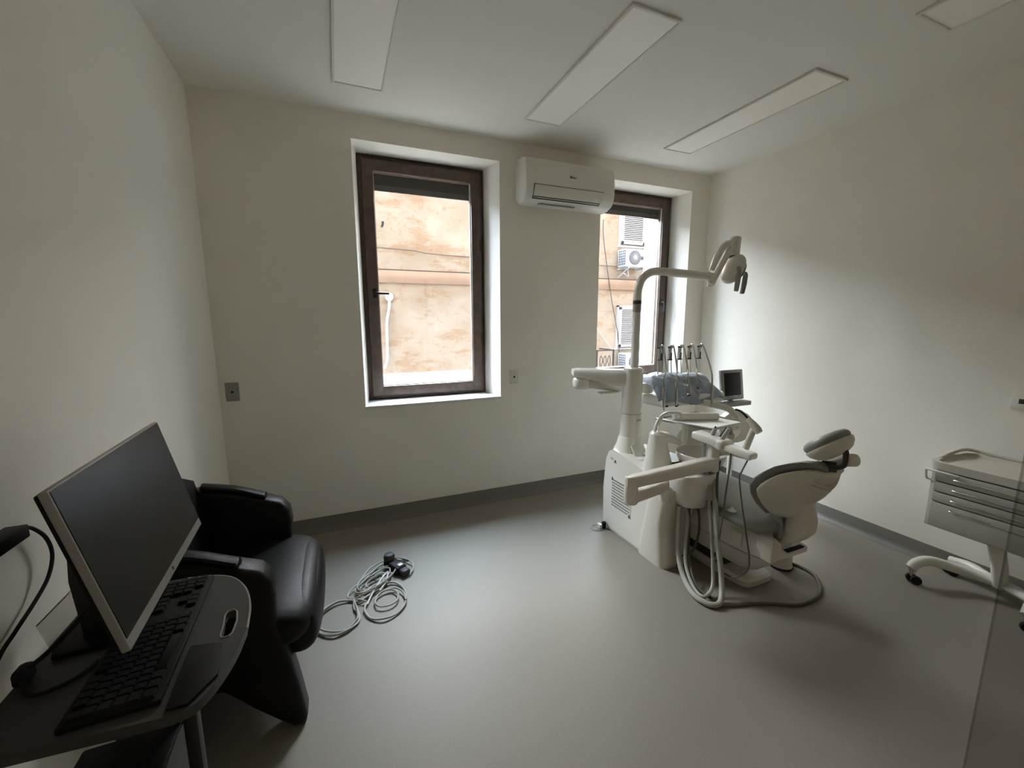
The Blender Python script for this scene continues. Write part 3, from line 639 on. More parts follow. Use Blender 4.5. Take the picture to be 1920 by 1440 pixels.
# curing light and suction tips in the holder
t = thing('curing_light', 'white angled gun shaped curing light with dark curved tip in the side holder', 'curing light', (1.96, 1.47, .82))
bm = NB(); tube(bm, [(1.958, 1.475, .822), (1.965, 1.455, .90), (1.968, 1.445, .935)], .0165, 14, 3); obj('grip', bm, M['white'], t)
bm = NB(); tube(bm, [(1.972, 1.415, .922), (1.968, 1.440, .948), (1.958, 1.475, .985)], .019, 14, 3, rlist=[.017, .021, .019, .012]); obj('body', bm, M['ivory'], t)
bm = NB(); tube(bm, [(1.957, 1.478, .987), (1.952, 1.497, 1.005), (1.950, 1.518, 1.017), (1.948, 1.545, 1.020)], .0055, 10, 4); obj('light_guide', bm, M['blackm'], t)
for i, (p0, p1, r, lab, m) in enumerate((((1.965, 1.64, .81), (1.985, 1.605, .895), .011, 'grey suction handle standing in the middle of the side holder', 'hose'), ((1.975, 1.71, .81), (1.99, 1.70, .875), .012, 'short grey suction socket standing at the post end of the side holder', 'hose'), ((2.05, 1.72, .80), (2.07, 1.69, .875), .008, 'dark slim suction handle standing behind the side holder', 'hosed'))):
    t = thing('suction_handle', lab, 'suction handle', p0, 'suction handles in the side holder')
    bm = NB(); cyl(bm, p0, p1, r, r * 1.05, 14, .002); obj('grip', bm, M[m], t)
    if i == 1:
        bm = NB(); cyl(bm, Vector(p1) - Vector((0, 0, .004)), Vector(p1) + Vector((0, 0, .010)), .005, seg=10); obj('nozzle', bm, M['black'], t)
for i, (pts, lab) in enumerate((
    ([(1.96, 1.56, .775), (1.94, 1.545, .70), (1.895, 1.52, .58), (1.875, 1.515, .40), (1.865, 1.516, .278), (1.865, 1.53, .16)], ''),
    ([(1.955, 1.455, .765), (1.93, 1.465, .70), (1.905, 1.455, .664), (1.90, 1.414, .503), (1.90, 1.38, .371), (1.90, 1.355, .265), (1.895, 1.36, .20), (1.885, 1.42, .13), (1.88, 1.48, .12)], ''))):
    bm = NB(); tube(bm, pts, .0042, 8, 5); obj('cord', bm, M['hosed'], DU)

# round white glove-dispenser shape behind (mirror disc of the lamp side)
t = thing('round_shield', 'pale round disc on a thin post behind the curing light', 'disc', (3.0, 2.6, .58))
bm = NB(); cyl(bm, (2.93, 2.30, .635), (2.96, 2.36, .640), .135, seg=40, bev=.012); obj('disc', bm, M['white2'], t)
bm = NB(); tube(bm, [(2.955, 2.355, .60), (2.96, 2.36, .3), (2.96, 2.36, .0)], .02, 12); obj('post', bm, M['white2'], t)

# operating lamp
LP = thing('dental_lamp', 'white dental operating lamp with two grey handles at the end of the tall pole', 'dental lamp', (2.38, 2.13, 1.78))
ly = 2.13
bm = NB(); cyl(bm, (2.345, ly, 1.80), (2.345, ly, 1.715), .022, .02, 18, .004); obj('pivot', bm, M['white'], LP)
bm = NB(); tube(bm, [(2.335, ly - .015, 1.725), (2.40, ly - .015, 1.83), (2.45, ly - .01, 1.90), (2.50, ly - .005, 1.975), (2.53, ly, 1.99)], .019, 14, 5); obj('spring_arm', bm, M['white'], LP)
bm = NB(); tube(bm, [(2.36, ly + .012, 1.82), (2.395, ly + .01, 1.90), (2.44, ly + .005, 1.975), (2.48, ly, 2.005), (2.54, ly, 2.005)], .022, 14, 5, rlist=[.016, .022, .023, .022, .018]); obj('arm_cover', bm, M['white'], LP)
bm = NB(); cyl(bm, (2.545, ly, 1.925), (2.553, ly, 2.055), .034, .034, 24, .012); obj('head_joint', bm, M['white'], LP)
bm = NB(); cyl(bm, (2.544, ly, 1.912), (2.545, ly, 1.928), .0315, seg=24); obj('joint_ring', bm, M['dgrey'], LP)
bm = NB(); tube(bm, [(2.49, ly - .005, 1.99), (2.515, ly - .02, 2.035)], .018, 12); obj('arm_end_cap', bm, M['white'], LP)
hm2 = Matrix.Rotation(.55, 4, 'Y')
bm = NB(); ellipsoid(bm, (2.515, ly - .03, 1.835), (.052, .065, .108), e1=.8, e2=.8, mtx=hm2); head = obj('lamp_head', bm, M['ivory'], LP)
bm = NB(); ellipsoid(bm, (2.545, ly - .06, 1.815), (.022, .03, .075), mtx=hm2); obj('reflector', bm, M['silver'], head)
for (x0, z0, x1, z1) in ((2.495, 1.825, 2.478, 1.690), (2.56, 1.79, 2.535, 1.675)):
    bm = NB(); tube(bm, [(x0, ly - .09, z0), ((x0 + x1) / 2, ly - .095, (z0 + z1) / 2), (x1, ly - .095, z1), (x1 - .001, ly - .095, z1 - .008)], .016, 12, 3, rlist=[.016, .0165, .015, .010]); ellipsoid(bm, (x0, ly - .088, z0 + .004), (.02, .012, .02)); obj('handle', bm, M['grey'], LP)

# ------------------------------------------------------------------ dental chair
DC = thing('dental_chair', 'dental patient chair with grey padding, white shell and low base plate', 'dental chair', (2.17, 1.9, 0))
bm = NB(); rings(bm, [sup(2.14, 1.87, .125, .42, 0, 40, 7), sup(2.14, 1.87, .13, .425, .008, 40, 7), sup(2.14, 1.87, .13, .425, .035, 40, 7), sup(2.14, 1.87, .115, .41, .048, 40, 7)]); obj('base_plate', bm, M['ivory'], DC)
bm = NB(); box(bm, 2.03, 2.25, 1.62, 2.2, .04, .16, .01); obj('lift_mechanism', bm, M['dgrey'], DC)
def body_ring(z, x0, x1, y0, y1, e=5): return sup((x0 + x1) / 2, (y0 + y1) / 2, (x1 - x0) / 2, (y1 - y0) / 2, z, 40, e)
bm = NB(); rings(bm, [body_ring(.115, 2.03, 2.22, 1.50, 2.40), body_ring(.13, 1.99, 2.26, 1.42, 2.42), body_ring(.19, 1.965, 2.28, 1.36, 2.43), body_ring(.235, 1.96, 2.285, 1.33, 2.43), body_ring(.242, 1.97, 2.275, 1.34, 2.42)]); obj('lower_cover', bm, M['ivory'], DC)
bm = NB(); rings(bm, [body_ring(.240, 1.967, 2.278, 1.337, 2.42), body_ring(.246, 1.967, 2.278, 1.337, 2.42)]); obj('cover_gap', bm, M['blackm'], DC)
bm = NB(); rings(bm, [body_ring(.245, 1.962, 2.285, 1.335, 2.43), body_ring(.27, 1.965, 2.285, 1.33, 2.43), body_ring(.33, 1.98, 2.28, 1.365, 2.43), body_ring(.385, 1.985, 2.28, 1.40, 2.43), body_ring(.392, 2.0, 2.27, 1.42, 2.41)]); up = obj('upper_cover', bm, M['ivory'], DC)
bm = NB(); box(bm, 1.968, 1.972, 1.46, 1.53, .265, .34, .002); obj('cover_hatch', bm, M['white2'], up)
bm = NB(); prism(bm, [(2.00, .245), (2.285, .245), (2.29, .275), (2.275, .290), (2.25, .288), (2.12, .280), (2.085, .300), (2.065, .345), (2.03, .375), (2.0, .375)], 'y', 1.305, 1.40, .010, 3); obj('rear_lip', bm, M['ivory'], DC)
bm = NB(); box(bm, 2.12, 2.25, 1.302, 1.325, .283, .291, .001); obj('rear_slot', bm, M['blackm'], DC)
# seat cushion
def cushion(rx):
    rr = []
    return rr
bm = NB()
def seat_sec(y, zc, hw, th, e=3.4):
    return [Vector((2.175 + q.x, y, zc + q.y)) for q in sup(0, 0, hw, th, 0, 28, e)]
rings(bm, [seat_sec(1.345, .405, .10, .010), seat_sec(1.352, .405, .19, .024), seat_sec(1.37, .405, .222, .031), seat_sec(1.42, .410, .238, .036), seat_sec(1.6, .413, .245, .038), seat_sec(1.85, .423, .245, .038), seat_sec(2.1, .44, .238, .036), seat_sec(2.3, .45, .22, .034), seat_sec(2.42, .445, .20, .032), seat_sec(2.47, .43, .15, .022), seat_sec(2.48, .425, .08, .01)])
obj('seat_cushion', bm, M['uphol'], DC, ang=1.)
bm = NB(); tube(bm, [(1.938, 1.95, .45), (1.934, 1.75, .448), (1.936, 1.56, .444)], .008, 8, 3); obj('armrest_slot', bm, M['hosed'], DC)
bm = NB(); lathe(bm, [(.005, .02), (.014, .008), (.022, .003), (.024, 0)], (1.965, 1.53, .447), 20); obj('armrest_cap', bm, M['white'], DC)
# backrest
def back_pt(u, v, off):
    """u across -1..1, v along 0..1, off behind the padding"""
    hw = [.11, .165, .21, .24, .252, .248, .228, .195, .15, .11, .08]
    g = v * 10; k = min(int(g), 9); h = hw[k] + (hw[k + 1] - hw[k]) * (g - k)
    Cv = [(1.405, .475), (1.412, .53), (1.41, .59), (1.395, .645), (1.36, .69), (1.32, .73), (1.285, .765), (1.25, .79), (1.215, .808), (1.185, .812), (1.155, .808)]
    y, z = [Cv[k][i] + (Cv[k + 1][i] - Cv[k][i]) * (g - k) for i in (0, 1)]
    k0, k1 = max(0, k - 1), min(10, k + 2); tang = Vector((0, Cv[k1][0] - Cv[k0][0], Cv[k1][1] - Cv[k0][1])).normalized(); nrm = Vector((0, -tang.z, tang.y))
    wing = .04 * (abs(u) ** 2)
    p = Vector((2.165 + u * h, y, z)) - nrm * wing * (.3 + .7 * math.sin(PI * min(1, v * 1.0)))
    return p + nrm * off
def slab(t0, t1, usc, v0, v1, nU=20, nV=20, belly=0, um=1.):
    bm = NB(); rr = []
    for j in range(nV + 1):
        v = v0 + (v1 - v0) * j / nV; ring = []
        f = math.sin(PI * (j + .0) / nV) ** .5 if False else 1
        ed = min(1, j / 1.5 + .35, (nV - j) / 1.5 + .35)
        for i in range(nU + 1):
            u = -1 + 2 * i / nU; s = 1 - abs(u) ** 6
            ring.append(back_pt(u * usc, v, t0 + (t1 - t0) * .5 * (1 - max(.15, s) * ed)))
        for i in range(nU, -1, -1):
            u = -1 + 2 * i / nU; s = 1 - abs(u) ** 6
            ring.append(back_pt(u * usc, v, t1 - (t1 - t0) * .5 * (1 - max(.15, s) * ed) + belly * (1 - abs(u) ** 1.6) * math.sin(PI * min(1, .22 + .78 * j / nV)) ** .8))
        rr.append(ring)
    rings(bm, rr); return bm
obj('backrest_cushion', slab(-.005, .042, 1, 0, 1), M['uphol'], DC, ang=1.)
obj('backrest_shell', slab(.036, .075, .97, .0, .985, belly=.095), M['ivory'], DC, ang=1.)
bm = NB()
def br(y, z, hx, hy, ang): 
    mt = Matrix.Translation((2.16 + .035 * math.sin((z - .26) * 9), y, z + .025)) @ Matrix.Rotation(ang, 4, 'X'); return [mt @ v for v in sup(0, 0, hx, hy, 0, 28, 3.4)]
rings(bm, [br(1.41, .262, .07, .05, -.7), br(1.37, .275, .075, .055, -.55), br(1.325, .315, .075, .058, -.3), br(1.30, .37, .07, .058, -.05), br(1.295, .44, .066, .056, .1), br(1.305, .52, .066, .056, .3), br(1.30, .60, .07, .05, .5)])
obj('backrest_bracket', bm, M['ivory'], DC, ang=1.)
bm = NB(); tube(bm, [(2.12, 1.42, .27), (2.115, 1.375, .30), (2.11, 1.36, .36), (2.115, 1.37, .42), (2.12, 1.39, .47)], .03, 12, 4, sq=(.5, 1)); obj('pivot_cover', bm, M['grey'], DC, ang=1.)
# headrest
hr = Matrix.Translation((2.13, 1.185, .918)) @ Matrix.Rotation(math.radians(-40), 4, 'X') @ Matrix.Rotation(-.10, 4, 'Y')
bm = NB(); rr = []
for k, (z, s) in enumerate(((-.030, .55), (-.026, .8), (-.015, .94), (0, 1), (.012, .98), (.024, .88), (.030, .7))):
    rr.append([hr @ v for v in sup(0, 0, .118 * s, .090 * s, z, 32, 2.4)])
rings(bm, rr); obj('headrest_pad', bm, M['uphol'], DC, ang=1.)
bm = NB(); rr = []
for k, (z, s) in enumerate(((-.075, .25), (-.072, .45), (-.058, .75), (-.035, .95), (-.018, 1.0), (-.012, .99))):
    rr.append([hr @ v for v in sup(0, 0, .120 * s, .092 * s, z, 32, 2.4)])
rings(bm, rr); obj('headrest_shell', bm, M['ivory'], DC, ang=1.)
bm = NB(); tube(bm, [(2.13, 1.17, .80), (2.14, 1.135, .805), (2.148, 1.112, .825), (2.148, 1.108, .865), (2.14, 1.115, .905)], .015, 12, 4, sq=(1.6, .8)); tube(bm, [(2.12, 1.19, .800), (2.145, 1.14, .805)], .026, 10); obj('headrest_joint', bm, M['dgrey'], DC)
bm = NB(); cyl(bm, (2.148, 1.108, .85), (2.190, 1.088, .85), .030, .030, 22, .006); obj('headrest_knob', bm, M['ivory'], DC)

# foot control with cable
t = thing('foot_control', 'round cream foot control on the floor under the rear of the dental chair', 'foot control', (2.43, 1.52, 0))
bm = NB(); lathe(bm, [(.062, 0), (.063, .012), (.058, .03), (.056, .12), (.05, .128), (.02, .13)], (2.43, 1.53, 0), 32); obj('housing', bm, M['ivory'], t)
bm = NB(); lathe(bm, [(.064, 0), (.067, .006), (.064, .012), (.05, .012)], (2.43, 1.53, 0), 32); obj('rim', bm, M['dgrey'], t)
bm = NB(); tube(bm, [(2.49, 1.525, .012), (2.515, 1.46, .009), (2.50, 1.37, .009), (2.40, 1.28, .009), (2.29, 1.243, .009), (2.16, 1.245, .009), (2.05, 1.30, .009), (1.95, 1.345, .009), (1.85, 1.375, .009), (1.75, 1.42, .009), (1.73, 1.50, .009), (1.77, 1.62, .009), (1.84, 1.77, .012), (1.90, 1.84, .03)], .009, 10, 6)
tag(obj('floor_hose', bm, M['hosed']), 'grey brown hose looping over the floor around the dental chair base', 'hose')

# ------------------------------------------------------------------ drawer trolley
T = thing('drawer_trolley', 'white mobile dental cabinet with four drawers on a curved tube base', 'drawer trolley', (3.07, .85, 0))
cx0, cx1, cy0, cy1 = 2.895, 3.26, .50, 1.092
bm = NB(); box(bm, cx0 + .004, cx1, cy0, cy1, .392, .715, .006); obj('body', bm, M['cabinet'], T)
bm = NB(); box(bm, cx0 - .001, cx0 + .006, cy0 + .012, cy1 - .024, .40, .706); obj('drawer_gap', bm, M['blackm'], T)
bm = NB(); rings(bm, [body_ring(.712, cx0 - .005, cx1 + .008, cy0 - .01, cy1 + .014, 12), body_ring(.738, cx0 - .008, cx1 + .01, cy0 - .012, cy1 + .018, 12), body_ring(.752, cx0 - .008, cx1 + .01, cy0 - .012, cy1 + .018, 12), body_ring(.752, cx0 + .012, cx1 - .01, cy0 + .01, cy1 - .004, 10), body_ring(.737, cx0 + .02, cx1 - .02, cy0 + .02, cy1 - .012, 10)]); top = obj('tray_top', bm, M['cabinet'], T)
bm = NB(); tube(bm, [(2.99, 1.098, .748), (3.08, 1.10, .760), (3.18, 1.098, .768), (3.24, 1.085, .770), (3.262, 1.04, .766), (3.265, .9, .758), (3.265, .6, .756)], .009, 10, 5); obj('raised_rim', bm, M['cabinet'], T)
zs = [.704, .648, .592, .536, .398]
for k in range(4):
    z1, z0 = zs[k], zs[k + 1]
    bm = NB(); box(bm, cx0 - .012, cx0 + .0, cy0 + .01, cy1 - .022, z0 + .005, z1 - .001, .002); d = obj('drawer', bm, M['drawer'], T)
    bm = NB(); hz = z1 - .022; tube(bm, [(cx0 - .012, cy1 - .10, hz), (cx0 - .030, cy1 - .105, hz), (cx0 - .033, cy1 - .12, hz), (cx0 - .033, .62, hz), (cx0 - .030, .605, hz), (cx0 - .012, .60, hz)], .0045, 8); obj('handle', bm, M['chrome'], d)
bm = NB(); tube(bm, [(cx0 - .012, cy1 - .11, .700), (cx0 - .022, cy1 - .09, .704), (cx0 - .022, cy1 + .005, .704), (cx0 - .018, cy1 + .014, .695), (cx0 - .010, cy1 + .014, .66), (cx0 + .01, cy1 + .012, .645), (cx0 + .02, cy1, .642)], .006, 8, 3); obj('side_rail', bm, M['white'], T)
bm = NB(); tube(bm, [(3.02, .86, .395), (3.06, .86, .33), (3.13, .86, .22), (3.17, .86, .13), (3.19, .86, .09)], .032, 14, 5); obj('pedestal', bm, M['white2'], T)
for pts in ([(2.955, 1.135, .085), (2.985, 1.125, .115), (3.06, 1.10, .125), (3.13, 1.03, .11), (3.18, .93, .10), (3.19, .84, .10)], [(2.98, .70, .085), (3.02, .705, .115), (3.09, .72, .12), (3.15, .77, .105), (3.19, .86, .10)],):
    bm = NB(); tube(bm, pts, .027, 14, 6); obj('leg', bm, M['white2'], T)
bm = NB(); tube(bm, [(3.27, 1.09, .085), (3.26, 1.0, .10), (3.2, .9, .10)], .024, 12, 4); obj('leg', bm, M['white2'], T)
for (x, y) in ((2.965, 1.14), (3.27, 1.10), (2.985, .705)):
    bm = NB()
    for s in (-.014, .014): cyl(bm, (x + s * .45 - .008, y - .02 + s - .006, .025), (x + s * .45 + .008, y - .02 + s + .006, .025), .025, seg=20, bev=.004)
    c = obj('caster', bm, M['blackm'], T)
    bm = NB(); cyl(bm, (x, y - .01, .04), (x, y, .085), .010, seg=12); obj('stem', bm, M['steel'], c)

# ------------------------------------------------------------------ armchair
AC = thing('armchair', 'black leather tub armchair by the left wall, facing into the room', 'armchair', (-.42, 1.87, 0))
def side_panel(y0, y1):
    # (x,z): foot, front edge, rounded arm front, arm top, back, arch
    poly = [(-.235, 0.0), (-.195, 0.0), (-.188, .03), (-.205, .16), (-.232, .33), (-.262, .46), (-.255, .54), (-.262, .60), (-.295, .645), (-.36, .672), (-.48, .72), (-.60, .75), (-.665, .74), (-.69, .66), (-.695, .3), (-.70, 0.0), (-.665, 0.), (-.645, .10), (-.58, .22), (-.50, .265), (-.43, .215), (-.36, .13), (-.29, .055)]
    bm = NB(); prism(bm, poly, 'y', y0, y1, .02, 3); return bm
obj('arm', side_panel(1.535, 1.635), M['leather'], AC, ang=.8)
obj('arm', side_panel(2.13, 2.23), M['leather'], AC, ang=.8)
bm = NB(); prism(bm, [(-.70, .12), (-.56, .20), (-.575, .45), (-.60, .70), (-.62, .80), (-.665, .82), (-.695, .79)], 'y', 1.60, 2.17, .03, 3); obj('backrest', bm, M['leather'], AC, ang=.8)
bm = NB(); prism(bm, [(-.62, .18), (-.30, .16), (-.25, .24), (-.26, .34), (-.62, .34)], 'y', 1.60, 2.17, .02); obj('seat_frame', bm, M['leather'], AC)
bm = NB()
rr = []
for k in range(17):
    a = -PI / 2 + PI * k / 16
    yy = 1.875 + .335 * math.sin(a); s = max(.10, abs(math.cos(a)) ** .62)
    rr.append([Vector((-.35 + q.x * (1 if q.x < 0 else .55 + .45 * s), yy, .385 + q.y * (.45 + .55 * s))) for q in sup(0, 0, .235, .095, 0, 28, 2.2)])
rings(bm, rr); obj('seat_cushion', bm, M['leather'], AC, ang=1.2)
bm = NB(); rr = []
for k in range(17):
    a = -PI / 2 + PI * k / 16; yy = 1.875 + .30 * math.copysign(abs(math.sin(a)) ** .9, math.sin(a)); s = max(.1, abs(math.cos(a)) ** .6)
    rr.append([Vector((-.20 + q.x * (.5 + .5 * s), yy, .345 + q.y * (.4 + .6 * s))) for q in sup(0, 0, .085, .115, 0, 24, 2.2)])
rings(bm, rr); obj('seat_front_roll', bm, M['leather'], AC, ang=1.2)
for y in (1.535, 2.13):
    bm = NB(); tube(bm, [(-.60, y + .03, .765), (-.48, y + .03, .735), (-.37, y + .03, .688), (-.36, y + .03, .685)], .02, 10, 4, sq=(1.4, .6)); obj('arm_pad', bm, M['leather'], AC)

# ------------------------------------------------------------------ desk and computer
DK = thing('cart_desk', 'small dark grey computer cart with rounded corner and slotted hand grip', 'desk', (-.45, 1.15, 0))
bm = NB()
outer = catmull([(-.25, 1.10, 0), (-.258, 1.19, 0), (-.283, 1.28, 0), (-.325, 1.35, 0), (-.38, 1.385, 0), (-.45, 1.40, 0)], 5) + [Vector((-.66, 1.42, 0)), Vector((-.66, 1.03, 0)), Vector((-.60, .91, 0))] + catmull([(-.34, .888, 0), (-.305, .90, 0), (-.28, .94, 0), (-.258, 1.02, 0), (-.25, 1.10, 0)], 4)[:-1]
hole = [Vector(p) for p in [(-.284, 1.085, 0), (-.278, 1.095, 0), (-.277, 1.14, 0), (-.284, 1.178, 0), (-.292, 1.188, 0), (-.306, 1.185, 0), (-.309, 1.17, 0), (-.304, 1.13, 0), (-.303, 1.095, 0), (-.298, 1.083, 0)]]
es = []
for loop in (outer, hole):
    vs = [bm.verts.new((p.x, p.y, .728)) for p in loop]
    es += [bm.edges.new((vs[i], vs[(i + 1) % len(vs)])) for i in range(len(vs))]
bmesh.ops.triangle_fill(bm, use_beauty=True, edges=es)
ex = bmesh.ops.extrude_face_region(bm, geom=bm.faces[:])
bmesh.ops.translate(bm, verts=[v for v in ex['geom'] if isinstance(v, bmesh.types.BMVert)], vec=(0, 0, .022))
dt = obj('desktop', bm, M['desk'], DK)
bm = NB(); tube(bm, [(p.x, p.y, .7505) for p in hole + hole[:1]], .0022, 6); tube(bm, [(p.x + .001, p.y, .748) for p in outer[:26]], .003, 6); obj('edge_trim', bm, M['silver'], dt)
bm = NB(); box(bm, -.405, -.375, 1.115, 1.145, .05, .73, .006); obj('leg', bm, M['desk'], DK)
bm = NB(); box(bm, -.645, -.615, 1.35, 1.38, .05, .73, .006); obj('leg', bm, M['desk'], DK)
bm = NB(); box(bm, -.68, -.36, 1.10, 1.16, .0, .05, .01); box(bm, -.66, -.60, .8, 1.40, .0, .05, .01); obj('foot_frame', bm, M['desk'], DK)
t = thing('computer_tower', 'black computer tower standing on the floor under the cart desk', 'computer', (-.48, .93, 0))
bm = NB(); box(bm, -.575, -.395, .72, 1.09, .08, .56, .006); obj('case', bm, M['black'], t)
bm = NB(); box(bm, -.397, -.392, .725, 1.085, .09, .555, .002); obj('side_panel', bm, M['dgrey'], t)
for xx in (-.56, -.42):
    for yy in (.76, 1.05):
        bm = NB(); cyl(bm, (xx, yy, 0), (xx, yy, .085), .015, seg=12); obj('foot', bm, M['blackm'], t)
t = thing('folder', 'black folder lying on the cart desk in front of the keyboard', 'folder', (-.31, 1.0, .75))
bm = NB(); prism(bm, [(-.355, 1.075), (-.292, 1.06), (-.278, .96), (-.315, .90), (-.350, .90)], 'z', .7505, .757, .001); obj('cover', bm, M['black'], t)

KB = thing('keyboard', 'black full size keyboard lying on the cart desk under the monitor', 'keyboard', (-.45, 1.14, .75))
km = Matrix.Translation((-.447, 1.143, .751)) @ Matrix.Rotation(math.radians(1.5), 4, 'Z')
# local: x across depth (.155), y along width (.44)
bm = NB(); box(bm, -.078, .078, -.222, .222, 0, .012, .003, mtx=km); kb = obj('case', bm, M['black'], KB)
keys = []
rows = 6; ux = .0195
def add_key(b, x0, x1, y0, y1): 
    t_ = bmesh.new(); bmesh.ops.create_cube(t_, size=1)
    for v in t_.verts:
        s = .82 if v.co.z > 0 else 1
        v.co = Vector(((x0 + x1) / 2 + v.co.x * (x1 - x0) * s, (y0 + y1) / 2 + v.co.y * (y1 - y0) * s, .0155 + v.co.z * .007))
    xform(t_, km); merge(b, t_)
key_specs = []
for r in range(rows):
    x = -.068 + r * .0225
    n = 15 if r < 5 else 8
    y = -.214; 
    if r == 5: ws = [1.25, 1.25, 1.25, 6.25, 1.25, 1.25, 1.25, 1.25]
    elif r == 0: ws = [1, 0, 1, 1, 1, 1, .0, 1, 1, 1, 1, 1, 1, 1, 1]
    else: ws = [1 + .25 * r * .5] + [1] * 12 + [2 - .25 * r * .5]
    for w in ws:
        if w <= 0: y += .010; continue
        if y + w * .0195 > .075: break
        key_specs.append((x, x + .0205, y + .001, y + w * .0195 - .001)); y += w * .0195
    for gx in (.085, .104, .123):
        if r in (0, 1, 2) or r == 5 or (r == 4 and gx == .104): key_specs.append((x, x + .0205, gx, gx + .0175))
    if r: 
        for gx in (.148, .166, .184, .202): 
            if r < 5 or gx > .16: key_specs.append((x, x + .0205, gx, gx + .0165))
key_specs = [(-b - .0 + .0, -a, c, d) for a, b, c, d in key_specs] if False else key_specs
for s in key_specs[:100]:
    bm = NB(); add_key(bm, *s); obj('key', bm, M['key'], KB)
if len(key_specs) > 100:
    bm = NB()
    for s in key_specs[100:]: add_key(bm, *s)
    k = obj('keys', bm, M['key'], KB); k['kind'] = 'stuff'

MO = thing('monitor', 'large flat computer monitor with silver frame tilted back on the cart desk', 'monitor', (-.52, 1.2, .75))
mTL, mTR, mBR, mBL = [Vector(v) for v in ((-.4591, .8954, 1.2197), (-.4834, 1.4348, 1.2169), (-.4106, 1.4406, .8935), (-.3863, .9011, .8963))]
U = (mBR - mBL); W = U.length; U.normalize(); Vv = (mTL - mBL); Vv = (Vv - U * Vv.dot(U)); Hh = Vv.length; Vv.normalize(); Nn = U.cross(Vv).normalized()
if Nn.x < 0: Nn = -Nn
mm = Matrix((( U.x, Vv.x, Nn.x, mBL.x), (U.y, Vv.y, Nn.y, mBL.y), (U.z, Vv.z, Nn.z, mBL.z), (0, 0, 0, 1)))
bm = NB(); box(bm, 0, W, 0, Hh, -.014, 0, .002, mtx=mm); fr = obj('bezel', bm, M['silver'], MO)
bm = NB(); box(bm, .004, W - .004, .024, Hh - .003, -.001, .0012, mtx=mm); obj('screen', bm, M['screen'], MO)
bm = NB(); box(bm, .006, W - .006, .01, Hh - .004, -.024, -.014, .004, mtx=mm); box(bm, .12, W - .12, .06, Hh - .08, -.040, -.024, .006, mtx=mm); obj('back_cover', bm, M['black'], MO)
bm = NB(); cyl(bm, mm @ Vector((W * .5, .012, 0)), mm @ Vector((W * .5, .012, .0012)), .004, seg=12); obj('logo', bm, M['dgrey'], MO)
bm = NB(); prism(bm, [(-.50, .762), (-.60, .762), (-.61, .90), (-.60, 1.03), (-.52, 1.10), (-.50, 1.06)], 'y', 1.205, 1.345, .006); obj('stand_neck', bm, M['dgrey'], MO)
bm = NB(); prism(bm, [(-.535, 1.15), (-.535, 1.38), (-.63, 1.38), (-.64, 1.35), (-.64, 1.18), (-.63, 1.15)], 'z', .7505, .763, .003); obj('stand_base', bm, M['black'], MO)
# plugs, bag, adapter
t = thing('connector_bundle', 'black plug connectors with short leads lying behind the monitor', 'connector', (-.63, 1.17, .75))
bm = NB(); box(bm, -.66, -.635, 1.08, 1.12, .751, .785, .008, mtx=None); obj('plug', bm, M['blackm'], t)
bm = NB(); tube(bm, [(-.645, 1.10, .775), (-.61, 1.11, .80), (-.57, 1.13, .84), (-.54, 1.17, .88)], .005, 8, 4); tube(bm, [(-.645, 1.09, .765), (-.62, 1.05, .757), (-.59, 1.04, .757), (-.55, 1.06, .757), (-.53, 1.10, .757)], .0045, 8, 4); obj('lead', bm, M['blackm'], t)
t = thing('acrylic_stand', 'clear acrylic holder leaning behind the monitor at the wall', 'acrylic holder', (-.66, 1.2, .75))
bm = NB(); prism(bm, [(-.625, .752), (-.629, .752), (-.650, .835), (-.646, .835)], 'y', 1.16, 1.30); obj('panel', bm, M['clear'], t)
bm = NB(); tube(bm, [(-.648, 1.16, .836), (-.648, 1.30, .836)], .0016, 6); obj('edge_highlight', bm, M['silver'], t)  # silver tube set in as the highlight along the acrylic's top
t = thing('power_adapter', 'black box shaped adapter fixed to the left wall with a cable', 'adapter', (-.69, 1.2, 1.04))
bm = NB(); box(bm, XL, XL + .04, 1.14, 1.235, 1.015, 1.045, .003); obj('housing', bm, M['black'], t)
bm = NB(); cyl(bm, (-.69, 1.235, 1.03), (-.69, 1.252, 1.03), .006, seg=10); obj('plug', bm, M['blackm'], t)
bm = NB(); tube(bm, [(-.69, 1.245, 1.031), (-.69, 1.277, 1.018), (-.688, 1.314, .975), (-.686, 1.322, .925), (-.686, 1.293, .880), (-.688, 1.238, .850), (-.69, 1.172, .825), (-.69, 1.11, .80), (-.70, 1.02, .70), (-.70, 1.0, .45), (-.69, 1.06, .2), (-.66, 1.10, .02)], .0042, 8, 5)
tag(obj('wall_cable', bm, M['blackm']), 'thin black cable curving from the wall adapter down behind the cart desk', 'cable')
bm = NB(); tube(bm, [(-.66, 1.10, .012), (-.60, 1.25, .006), (-.57, 1.5, .006), (-.60, 1.65, .006), (-.66, 1.75, .006)], .005, 8, 4)
tag(obj('floor_cable', bm, M['blackm']), 'black cable lying on the floor below the cart desk', 'cable')

